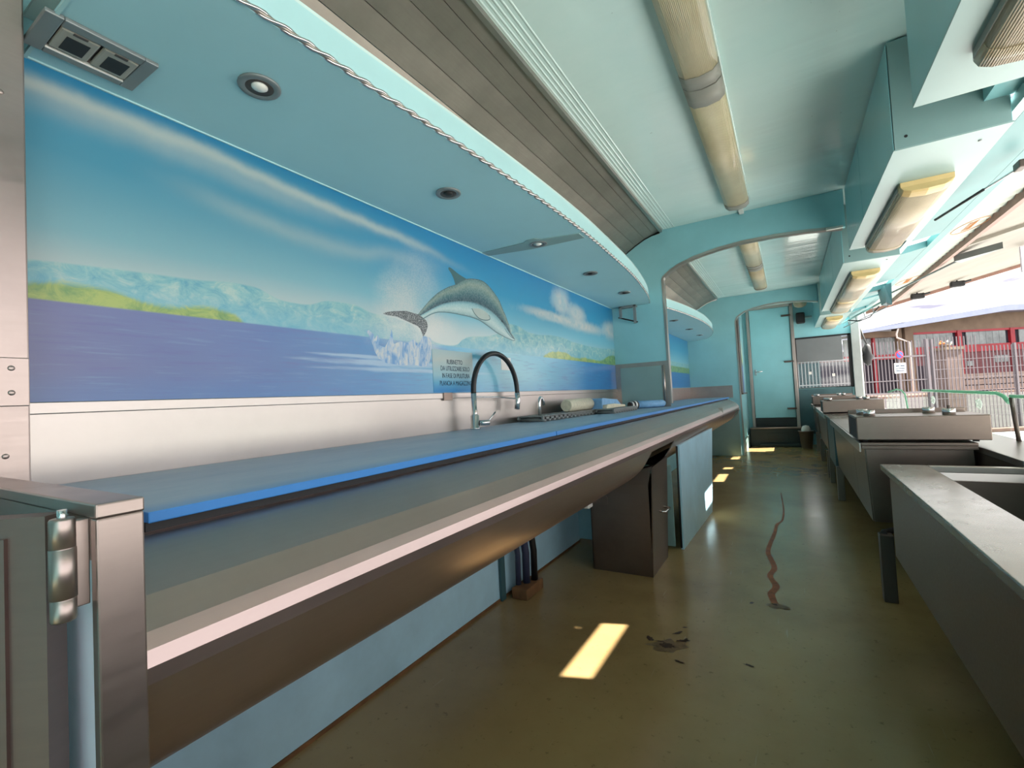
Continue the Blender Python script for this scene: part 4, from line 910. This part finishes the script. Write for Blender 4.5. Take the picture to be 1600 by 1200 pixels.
prism('bracket', [(1.36, 5.68), (1.44, 5.80), (1.60, 5.40)], 'z', 2.045, 2.10, 'frame_grey', g2)
hp_ = thing('hanging_bracket', 'teal bracket plate hanging below the flap beam', 'bracket', (1.0, 6.4, 1.82))
mesh('plate', [(0.985, 6.18, 2.012), (1.005, 6.62, 2.012), (1.005, 6.60, 1.83), (0.985, 6.22, 1.79), (0.93, 6.20, 2.0), (0.93, 6.62, 2.0), (0.95, 6.60, 1.84), (0.94, 6.22, 1.82)], [(0, 1, 2, 3), (7, 6, 5, 4), (0, 4, 5, 1), (1, 5, 6, 2), (2, 6, 7, 3), (3, 7, 4, 0)], 'teal_dark', hp_)
# printed ovals on the corrugated sheet
M['oval'] = flat('rust_orange_print', (196, 128, 74), 0.6)
for (yc, nm) in ((4.55, 'nearer'), (6.6, 'farther')):
    ov = thing('oval_emblem', 'orange oval emblem printed on the translucent sheet, %s one' % nm, 'emblem', (1.19, yc, cz(1.19)), 'orange oval emblems on the flap')
    pts = [(1.19 + 0.10 * math.cos(a), yc + 0.16 * math.sin(a)) for a in [k * math.pi / 16 for k in range(33)]]
    tube('ring', [(x, y, cz(x) + 0.013) for x, y in pts], 0.0022, 'oval', ov, 6, False)
    for k in range(7):
        y = yc - 0.10 + 0.033 * k
        tube('stroke', [(1.165, y, cz(1.165) + 0.013), (1.19, y + 0.014, cz(1.19) + 0.013), (1.215, y - 0.006, cz(1.215) + 0.013)], 0.0025, 'oval', ov, 6)
props(box('hanging_flap', 2.06, 2.40, 6.55, 6.58, 2.00, 2.262, 'lilac', None, 0.004), 'grey plastic strip hanging from the flap at the picture edge', 'strip')
cb_ = tube('cable', [(0.80, 8.3, 1.90), (0.92, 8.2, 1.86), (1.02, 8.0, 1.88), (1.08, 7.7, 1.97)], 0.008, 'black_void'); props(cb_, 'thin black cable looping from cabinet to flap', 'cable')
tube_ = thing('ladder_bar', 'grey ladder-like hinge bar at the far end of the flap', 'bar', (0.95, 7.9, 1.95))
tube('rail', [(0.79, 8.9, 1.93), (1.10, 7.4, 2.0)], 0.014, 'teal_grey', tube_, 8)
tube('rail', [(0.80, 8.9, 1.86), (1.12, 7.45, 1.92)], 0.007, 'frame_grey', tube_, 8)
for k in range(4):
    t = 0.15 + k * 0.2; a = Vector((0.79, 8.9, 1.93)).lerp(Vector((1.10, 7.4, 2.0)), t); b = Vector((0.80, 8.9, 1.86)).lerp(Vector((1.12, 7.45, 1.92)), t)
    tube('rung', [a, b], 0.007, 'frame_grey', tube_, 6)

# ================================================================== RIGHT-HAND COUNTER UNITS
lg = thing('sill_right', 'stainless outer sill along the open side', None, (0.88, 4.0, 0.6), kind='structure')
box('skirt', 0.94, 0.98, YN, 9.05, -0.35, 0.64, 'canopy_white', lg)
box('sill_top', 0.80, 0.98, YN, 2.49, 0.64, 0.668, 'steel_bright', lg, 0.003)
box('sill_top', 0.742, 0.98, 2.492, 9.05, 0.64, 0.668, 'steel_bright', lg, 0.003)
box('sill_face', 0.742, 0.750, 2.492, 9.05, 0.0, 0.64, 'steel_unit', lg)
# near trough
ta = thing('fish_trough', 'deep stainless display trough with a broad wet rim, nearest the camera', 'trough', (0.55, 0.6, 0.29))
y0, y1, x0, x1 = -1.0, 2.476, 0.31, 0.798
box('rim', x0, 0.462, y0, y1, 0.624, 0.648, 'steel_wet', ta, 0.003)
box('rim', 0.462, x1, y1 - 0.03, y1, 0.624, 0.648, 'steel_bright', ta, 0.002)
box('side', 0.328, 0.336, y0, 2.40, 0.29, 0.624, 'steel_unit', ta, 0.001)
box('side', 0.452, 0.458, y0, 2.44, 0.36, 0.624, 'steel_unit', ta)
box('end', 0.336, x1, 2.40, 2.41, 0.29, 0.60, 'steel_unit', ta)
mesh('inner_end', [(0.458, 2.446, 0.624), (0.798, 2.446, 0.624), (0.798, 2.40, 0.36), (0.458, 2.40, 0.36), (0.458, 2.45, 0.624), (0.798, 2.45, 0.624), (0.798, 2.404, 0.36), (0.458, 2.404, 0.36)], [(0, 1, 2, 3), (7, 6, 5, 4), (0, 4, 5, 1), (1, 5, 6, 2), (2, 6, 7, 3), (3, 7, 4, 0)], 'steel_bright', ta)
box('floor_pan', 0.336, x1, y0, 2.40, 0.345, 0.36, 'steel_unit', ta)
for y in (0.2, 1.4): box('leg', 0.40, 0.45, y, y + 0.05, 0.0, 0.345, 'steel_unit', ta, 0.003)
sl = thing('support_stand', 'dark square leg with a curved bar between trough and scale unit', 'stand', (0.34, 2.70, 0))
box('leg', 0.312, 0.362, 2.66, 2.72, 0.0, 0.30, 'steel_leg', sl, 0.003)
tube('bar', [(0.33, 2.69, 0.30), (0.345, 2.78, 0.285), (0.40, 2.86, 0.28), (0.55, 2.88, 0.28)], 0.014, 'black_void', sl, 8)
# long units with weighing bases
def unit(y0, y1, legs, label, curtain=False):
    u = thing('counter_unit', label, 'counter unit', (0.55, (y0 + y1) / 2, 0), 'stainless units along the open side')
    box('top', 0.298, 0.738, y0, y1, 0.672, 0.688, 'steel_unit', u, 0.003)
    box('top_ridge', 0.30, 0.738, y0, y0 + 0.02, 0.655, 0.672, 'steel_unit', u, 0.002)
    def tap(name, ya, yb, xa, xb, mat):   # sheet leaning in towards the foot
        v = [(xa, ya, 0.672), (xb, ya, 0.672), (xb, yb, 0.672), (xa, yb, 0.672), (xa + 0.016, ya, 0.285), (xb + 0.016, ya, 0.285), (xb + 0.016, yb, 0.285), (xa + 0.016, yb, 0.285)]
        return mesh(name, v, [(0, 1, 2, 3), (7, 6, 5, 4), (0, 4, 5, 1), (1, 5, 6, 2), (2, 6, 7, 3), (3, 7, 4, 0)], mat, u)
    tap('apron', y0 + 0.02, y0 + 0.03, 0.318, 0.722, 'steel_unit')
    m_ = y0 + min(0.55, (y1 - y0) / 2)
    for a, b in ((y0 + 0.031, m_ - 0.003), (m_ + 0.003, y1 - 0.01)): tap('front_panel', a, b, 0.312, 0.320, 'steel_unit')
    box('under_tray', 0.338, 0.738, y0 + 0.03, y1, 0.285, 0.295, 'steel_unit', u)
    box('lip', 0.290, 0.298, y0, y1, 0.640, 0.686, 'steel_bright', u, 0.001)
    for y in legs: box('leg', 0.305, 0.355, y, y + 0.06, 0.0, 0.285, 'steel_unit', u, 0.003); box('leg', 0.68, 0.73, y, y + 0.06, 0.0, 0.285, 'steel_unit', u, 0.003)
    return u
unit(2.95, 4.90, (4.80,), 'long stainless unit carrying the nearest weighing base')
unit(5.72, 7.40, (5.95, 7.2), 'stainless unit carrying the middle weighing base')
unit(7.95, 8.95, (8.2,), 'stainless unit carrying the farthest weighing base')
props(box('dark_curtain', 0.312, 0.33, 4.92, 5.63, 0.26, 0.660, 'teal_dark', None, 0.004), 'dark teal board hanging between two stainless units', 'board')
br2 = thing('bridge_shelf', 'flat steel shelf bridging two stainless units', 'shelf', (0.5, 5.3, 0.65))
box('shelf', 0.30, 0.738, 4.905, 5.715, 0.664, 0.682, 'steel_wet', br2, 0.003)
box('upright', 0.305, 0.345, 5.64, 5.70, 0.0, 0.652, 'steel_unit', br2, 0.003)
def scale(y, label, back=True):
    s = thing('weighing_base', label, 'scale', (0.54, y + 0.2, 0.688), 'weighing bases on the units')
    x0, x1, z0, z1 = 0.286, 0.788, 0.700, 0.818
    # folded housing: front, top, sides open at the aisle end
    box('front', x0, x1, y, y + 0.012, z0, z1, 'steel_unit', s, 0.004)
    box('top', x0, x1, y + 0.012, y + 0.36, z1 - 0.012, z1, 'steel_unit', s, 0.003)
    box('rear', x0, x1, y + 0.36, y + 0.372, z0, z1 + 0.02, 'steel_unit', s, 0.003)
    box('side', x1 - 0.012, x1, y + 0.012, y + 0.36, z0, z1 - 0.012, 'steel_unit', s, 0.002)
    box('dark_fill', x0 + 0.004, x1 - 0.014, y + 0.02, y + 0.35, z0, z1 - 0.014, 'black_void', s)  # black block standing in for the shade inside the open housing
    for (x, yy) in ((x0 + 0.03, y + 0.06), (x1 - 0.05, y + 0.06), (x0 + 0.03, y + 0.3), (x1 - 0.05, y + 0.3)): box('foot', x, x + 0.02, yy, yy + 0.02, 0.688, z0, 'black_void', s)
    for (x, yy) in ((x0 + 0.065, y + 0.08), (x0 + 0.05, y + 0.22), (x1 - 0.13, y + 0.06), (x1 - 0.17, y + 0.24)):
        lathe('cup', [(0, 0), (0.025, 0), (0.025, 0.03), (0.021, 0.03), (0.020, 0.012), (0, 0.012)], (x, yy, z1), 'chrome', s, 20)
    tube('stud', [(x1 - 0.13, y + 0.06, z1 + 0.012), (x1 - 0.13, y + 0.06, z1 + 0.045)], 0.006, 'brown_frame', s, 8)
    return s
scale(2.955, 'nearest steel weighing base with four round cups on top')
scale(5.73, 'middle steel weighing base without its plate')
scale(8.0, 'farthest steel weighing base near the end door')
# glass guards at the outer edge, with a white fish on each
def fish(parent, y, z, x, s=0.045):
    pts = [(-1.0, 0.45), (-0.62, 0.1), (-0.2, 0.55), (0.3, 0.62), (0.75, 0.35), (1.0, 0.0), (0.7, -0.4), (0.2, -0.65), (-0.25, -0.5), (-0.62, -0.12), (-1.0, -0.5), (-0.82, 0.0)]
    P = [(x, y - p[0] * s, z + p[1] * s) for p in pts]; P.append(P[0])
    tube('fish_emblem', P, 0.004, 'frost', parent, 6, False)
    for k in (-0.1, 0.2, 0.5): tube('fish_emblem', [(x, y - (k - 0.1) * s, z + 0.35 * s), (x, y - (k + 0.1) * s, z), (x, y - (k - 0.1) * s, z - 0.35 * s)], 0.003, 'frost', parent, 5)
gg = thing('glass_guard', 'low glass guard with green top edge and white fish emblems', 'glass guard', (0.95, 4.0, 0.665))
gp = [(3.30, 0.667), (3.30, 0.855), (3.36, 0.885), (3.45, 0.90), (4.30, 0.90), (5.05, 0.90), (5.05, 0.667)]
prism('pane', gp, 'x', 0.947, 0.953, 'glass', gg)
tube('green_edge', [(0.95, 3.30, 0.855), (0.95, 3.36, 0.885), (0.95, 3.45, 0.90), (0.95, 4.35, 0.90), (0.95, 5.05, 0.90)], 0.010, 'glass_edge', gg, 8)
fish(gg, 3.72, 0.835, 0.945); fish(gg, 4.72, 0.83, 0.945)
g3 = thing('glass_guard', 'glass guard pane with brown post at the picture edge', 'glass guard', (0.95, 2.4, 0.665))
box('pane', 0.947, 0.953, 1.2, 3.25, 0.667, 0.885, 'glass', g3)
tube('green_edge', [(0.95, 1.2, 0.888), (0.95, 3.27, 0.888)], 0.009, 'glass_edge', g3, 8)
tube('post', [(0.95, 3.22, 0.665), (0.95, 3.27, 0.88)], 0.009, 'brown_frame', g3, 10)
g4 = thing('glass_divider', 'upright glass divider with a rounded corner between the units', 'glass divider', (0.86, 5.45, 0.67))
prism('pane', [(0.78, 0.670), (0.80, 0.885)] + [(0.87 + 0.06 * math.cos(math.radians(a)), 0.85 + 0.06 * math.sin(math.radians(a))) for a in (90, 70, 50, 30, 10)] + [(0.945, 0.670)], 'y', 5.60, 5.608, 'glass', g4)
tube('green_edge', [(0.80, 5.604, 0.885), (0.87, 5.604, 0.91), (0.905, 5.604, 0.897), (0.928, 5.604, 0.86), (0.945, 5.604, 0.672)], 0.007, 'glass_edge', g4, 8)
bag = thing('dark_bag', 'dark bag hanging on the outside of the corner pillar', 'bag', (1.08, 9.1, 1.1))
bm = bmesh.new(); bmesh.ops.create_uvsphere(bm, u_segments=14, v_segments=9, radius=1)
for v_ in bm.verts:
    k = 1 + 0.18 * math.sin(7 * v_.co.z + 3 * v_.co.x); v_.co = Vector((v_.co.x * 0.07 * k, v_.co.y * 0.06, v_.co.z * (0.19 if v_.co.z > 0 else 0.16)))
bmesh.ops.translate(bm, vec=(1.09, 9.12, 1.40), verts=bm.verts); frombm('sack', bm, 'black_void', bag, True)
tube('strap', [(1.02, 9.12, 1.86), (1.07, 9.12, 1.65), (1.12, 9.12, 1.5)], 0.012, 'black_void', bag, 8)
tube('hook', [(1.0, 9.12, 1.86), (1.03, 9.12, 1.87)], 0.008, 'frame_grey', bag, 6)

# ================================================================== OUTSIDE
a30 = math.radians(30.78); ER = Vector((math.cos(a30), math.sin(a30), 0)); EF = Vector((-math.sin(a30), math.cos(a30), 0)); GZ = -0.8
ROT = Matrix.Rotation(a30, 3, 'Z')
def obox(name, s0, s1, d0, d1, z0, z1, mat, parent=None, **k):
    """box in the yard's own axes: s along the fence, d away from the van"""
    P = [ER * s + EF * d for s, d in ((s0, d0), (s1, d0), (s1, d1), (s0, d1))]
    v = [(p.x, p.y, z0) for p in P] + [(p.x, p.y, z1) for p in P]
    return mesh(name, v, [(0, 1, 2, 3), (7, 6, 5, 4), (0, 4, 5, 1), (1, 5, 6, 2), (2, 6, 7, 3), (3, 7, 4, 0)], mat, parent, **k)
def opoly(name, pts, d0, d1, mat, parent=None, **k):
    n = len(pts); v = []
    for d in (d0, d1):
        for s, z in pts: p = ER * s + EF * d; v.append((p.x, p.y, z))
    return mesh(name, v, [(i, (i + 1) % n, n + (i + 1) % n, n + i) for i in range(n)] + [tuple(range(n))[::-1], tuple(range(n, 2 * n))], mat, parent, **k)
gv = []; gf = []
for k, (d, z) in enumerate(((-80, GZ - 0.02), (15.2, GZ - 0.02), (18, -0.55), (24, 0.10), (95, 0.10))):
    for s_ in (-90, 110): p = ER * s_ + EF * d; gv.append((p.x, p.y, z))
    if k: gf.append((2 * k - 2, 2 * k - 1, 2 * k + 1, 2 * k))
mesh('ground', gv, gf, 'asphalt', kind='structure', label='grey asphalt yard rising towards the shed')
obox('bounce_paving', -40, 60, -60, 14.4, GZ - 0.05, GZ + 0.01, 'yard', None, kind='structure', label='pale paving added beside the van to bounce sun inside')  # pale ground added as a reflector to light the ceiling
obox('pavement', 12, 45, 23.6, 27.9, 0.0, 0.16, 'pave', None, kind='structure', label='pale pavement strip in front of the red shed')
obox('kerb', 2, 40, 14.6, 14.9, GZ, GZ + 0.10, 'pave', None, kind='structure', label='low pale kerb under the fence')
# gate and fence
FD = 15.0
def oempty(name, label, cat, s, d, z, group=None):
    p = ER * s + EF * d; return thing(name, label, cat, (p.x, p.y, z), group)
def bars(parent, s0, s1, step, z0, z1, w_=0.03, mat='galv', name='bar'):
    me = None; s = s0
    while s <= s1 + 1e-6:
        if me is None:
            o = obox(name, s, s + w_, FD, FD + w_, z0, z1, mat, parent); me = o; first = s
        else:
            c = me.copy(); COL.objects.link(c); c.parent = parent; d = ER * (s - first); c.location = me.location + d
        s += step
gt = oempty('yard_gate', 'tall galvanised bar gate behind the van', 'gate', 11, FD, GZ)
bars(gt, 8.6, 13.35, 0.113, 0.56, 2.24, 0.022)
for z, h in ((1.71, 0.05), (0.95, 0.03), (0.54, 0.05)): obox('rail', 8.5, 13.45, FD - 0.01, FD + 0.03, z, z + h, 'galv', gt)
for s in (8.42, 13.45): obox('post', s, s + 0.08, FD - 0.03, FD + 0.07, GZ, 2.27, 'galv', gt)
fe = oempty('bar_fence', 'galvanised bar and wire fence beside the gate', 'fence', 17, FD, GZ)
bars(fe, 13.75, 15.15, 0.12, 0.56, 2.30, 0.022)
bars(fe, 15.27, 19.2, 0.12, 0.56, 1.95, 0.022)
bars(fe, 8.66, 19.2, 0.12, -0.74, 0.53, 0.016, 'wire', 'lower_bar')
for z in (1.55, 1.25, 0.95, 0.52, 0.30, 0.0, -0.3, -0.70): obox('wire', 13.7 if z > 0.53 else 8.6, 19.3, FD - 0.005, FD + 0.010, z, z + 0.014, 'wire', fe)
for s in (13.62, 16.3, 19.3): obox('post', s, s + 0.06, FD - 0.03, FD + 0.05, GZ, 2.25 if s < 15 else 2.0, 'galv', fe)
# no-parking sign on the gate
rs = oempty('road_sign', 'round blue and red no-parking sign with white plate before the gate', 'sign', 12.28, FD - 0.1, 1.2)
c = ER * 12.28 + EF * (FD - 0.36)
def disc(name, r, off, mat, sc=1.0):
    v = []; n = 20
    for d in (off, off + 0.012):
        for q in range(n): a = 2 * math.pi * q / n; p = c + ER * (r * math.cos(a)) - EF * d; v.append((p.x, p.y, 1.78 + r * math.sin(a)))
    mesh(name, v, [(i, (i + 1) % n, n + (i + 1) % n, n + i) for i in range(n)] + [tuple(range(n))[::-1], tuple(range(n, 2 * n))], mat, rs)
disc('red_disc', 0.13, 0.0, 'signred'); disc('blue_disc', 0.10, 0.013, 'signblue')
opoly('red_bar', [(12.19, 1.85), (12.21, 1.87), (12.37, 1.71), (12.35, 1.69)], FD - 0.400, FD - 0.390, 'signred', rs)
obox('white_plate', 12.10, 12.46, FD - 0.360, FD - 0.350, 1.20, 1.52, 'paper', rs)
for k, (a, b) in enumerate(((12.14, 12.25), (12.29, 12.42))): obox('print_line', a, b, FD - 0.368, FD - 0.362, 1.41, 1.45, 'text', rs)
for z in (1.33, 1.26): obox('print_line', 12.14, 12.42, FD - 0.368, FD - 0.362, z, z + 0.03, 'text', rs)
obox('pole', 12.25, 12.31, FD - 0.350, FD - 0.300, GZ, 1.95, 'galv', rs)
# planter pillar with flowers, low wall of stacked blocks
fp = oempty('gate_pillar', 'rough grey pillar behind the gate post with orange flowers on top', 'pillar', 15.5, 16.5, GZ)
obox('shaft', 15.2, 15.8, 16.2, 16.8, GZ, 1.95, 'block', fp); obox('cap', 15.15, 15.85, 16.15, 16.85, 1.95, 2.05, 'concrete', fp)
fb = thing('flower_pot', 'orange and white flowers in a pot on the pillar', 'flowers', tuple(ER * 15.5 + EF * 16.5 + Vector((0, 0, 2.05))))
for k in range(7):
    p = ER * (15.32 + 0.06 * k) + EF * (16.5 + 0.1 * math.sin(k * 3)) + Vector((0, 0, 2.2 + 0.08 * math.sin(k * 2.1)))
    bm = bmesh.new(); bmesh.ops.create_icosphere(bm, subdivisions=1, radius=0.045); bmesh.ops.translate(bm, vec=p, verts=bm.verts); frombm('bloom', bm, 'orange' if k < 4 else 'paper', fb)
lathe('pot', [(0, 0), (0.12, 0), (0.17, 0.12), (0, 0.12)], tuple(ER * 15.5 + EF * 16.5 + Vector((0, 0, 2.05))), 'concrete', fb, 12)
lw = oempty('block_wall', 'low wall of grey-brown blocks in front of the red shed', 'wall', 26, 24.3, 0.16)
bl0 = None
for r in range(3):
    for k in range(8):
        s = 22.2 + k * 1.06 + (0.5 if r % 2 else 0); z = 0.22 + r * 0.31
        if bl0 is None: bl0 = obox('block', s, s + 1.03, 24.3, 24.6, z, z + 0.265, 'block', lw); s00, z00 = s, z
        else:
            cc = bl0.copy(); COL.objects.link(cc); cc.parent = lw; cc.location = bl0.location + ER * (s - s00) + Vector((0, 0, z - z00))
obox('mortar', 22.25, 31.0, 24.34, 24.56, 0.16, 1.10, 'darkopen', lw)
# the red shed
BD = 28.0
sh = oempty('red_shed', 'long red industrial shed with white roof edge and grey panes', 'building', 27, BD, GZ)
obox('wall', 24.3, 40, BD, BD + 0.4, GZ, 2.86, 'redwall', sh)
opoly('gable_band', [(24.3, 3.74), (24.3, 4.25), (29.3, 4.72), (33, 4.72), (40, 3.9), (40, 3.74)], BD - 0.05, BD + 0.4, 'concrete', sh)
opoly('roof_edge', [(12.0, 2.9), (12.0, 3.05), (20.2, 3.95), (23.2, 4.30), (23.2, 4.36), (29.3, 5.06), (33, 5.06), (40.5, 4.1), (40.5, 3.8), (33, 4.72), (29.3, 4.72), (23.2, 4.05), (20.2, 3.78)], BD - 0.9, BD + 8, 'roofmetal', sh)
obox('concrete_column', 23.85, 24.35, BD - 0.1, BD + 0.4, GZ, 4.15, 'concrete', sh)
obox('concrete_column', 23.45, 23.75, BD, BD + 0.4, GZ, 4.15, 'concrete', sh)
obox('lintel', 21.2, 23.45, BD - 0.05, BD + 0.4, 3.6, 3.95, 'concrete', sh)
obox('dark_opening', 20.0, 23.45, BD + 0.3, BD + 0.6, 0.1, 2.26, 'darkopen', sh)
obox('dark_gate', 24.4, 26.0, BD - 0.06, BD - 0.01, 0.1, 1.75, 'darkopen', sh)
obox('dark_opening', 11.0, 19.98, BD + 0.3, BD + 0.6, 0.1, 2.26, 'darkopen', sh)
obox('side_wall', 11.0, 23.6, BD + 0.7, BD + 0.9, GZ, 2.9, 'redwall', sh)
for s in (20.9, 22.0): obox('red_post', s, s + 0.14, BD + 0.05, BD + 0.2, GZ, 3.6, 'redframe', sh)
obox('red_rail', 20.2, 23.5, BD + 0.05, BD + 0.15, 2.25, 2.55, 'redframe', sh)
for k in range(9):
    s = 20.3 + k * 0.36; obox('pane', s, s + 0.33, BD + 0.2, BD + 0.24, 2.56, 3.58, 'winpane', sh)
obox('red_rail', 24.3, 40, BD - 0.08, BD + 0.05, 3.66, 3.78, 'redframe', sh)
obox('red_rail', 24.3, 40, BD - 0.08, BD + 0.05, 2.45, 2.88, 'redframe', sh)
for s in (27.0, 30.2, 33.4): obox('red_post', s, s + 0.26, BD - 0.12, BD + 0.05, GZ, 3.78, 'redframe', sh)
s = 24.4
while s < 36:
    if not any(abs(s + 0.2 - q - 0.13) < 0.33 for q in (27.0, 30.2, 33.4)): obox('pane', s, s + 0.385, BD - 0.02, BD + 0.03, 2.88, 3.66, 'winpane', sh)
    s += 0.40
obox('noticeboard', 29.2, 30.0, BD - 0.06, BD - 0.01, 1.75, 2.15, 'winpane', sh)
obox('noticeboard', 27.5, 27.9, BD - 0.06, BD - 0.01, 1.6, 1.9, 'winpane', sh)
obox('backing', 24.3, 40, BD + 0.05, BD + 0.3, 2.86, 3.74, 'darkopen', sh)
pd = [ER * 23.05 + EF * (BD - 0.6) + Vector((0, 0, 4.05)), ER * 23.0 + EF * (BD - 0.5) + Vector((0, 0, 3.7)), ER * 23.1 + EF * (BD - 0.4) + Vector((0, 0, 3.5)), ER * 24.0 + EF * (BD - 0.2) + Vector((0, 0, 3.2)), ER * 24.0 + EF * (BD - 0.2) + Vector((0, 0, GZ))]
tube('downpipe', pd, 0.05, 'paper', sh, 8)
cp_ = ER * 21.65 + EF * (BD + 1); tube('flue', [cp_ + Vector((0, 0, 3.9)), cp_ + Vector((0, 0, 4.45))], 0.05, 'galv', sh, 8)
lathe('flue_cap', [(0, 0.1), (0.14, 0.0), (0.14, 0.06), (0, 0.14)], tuple(cp_ + Vector((0, 0, 4.45))), 'galv', sh, 10)
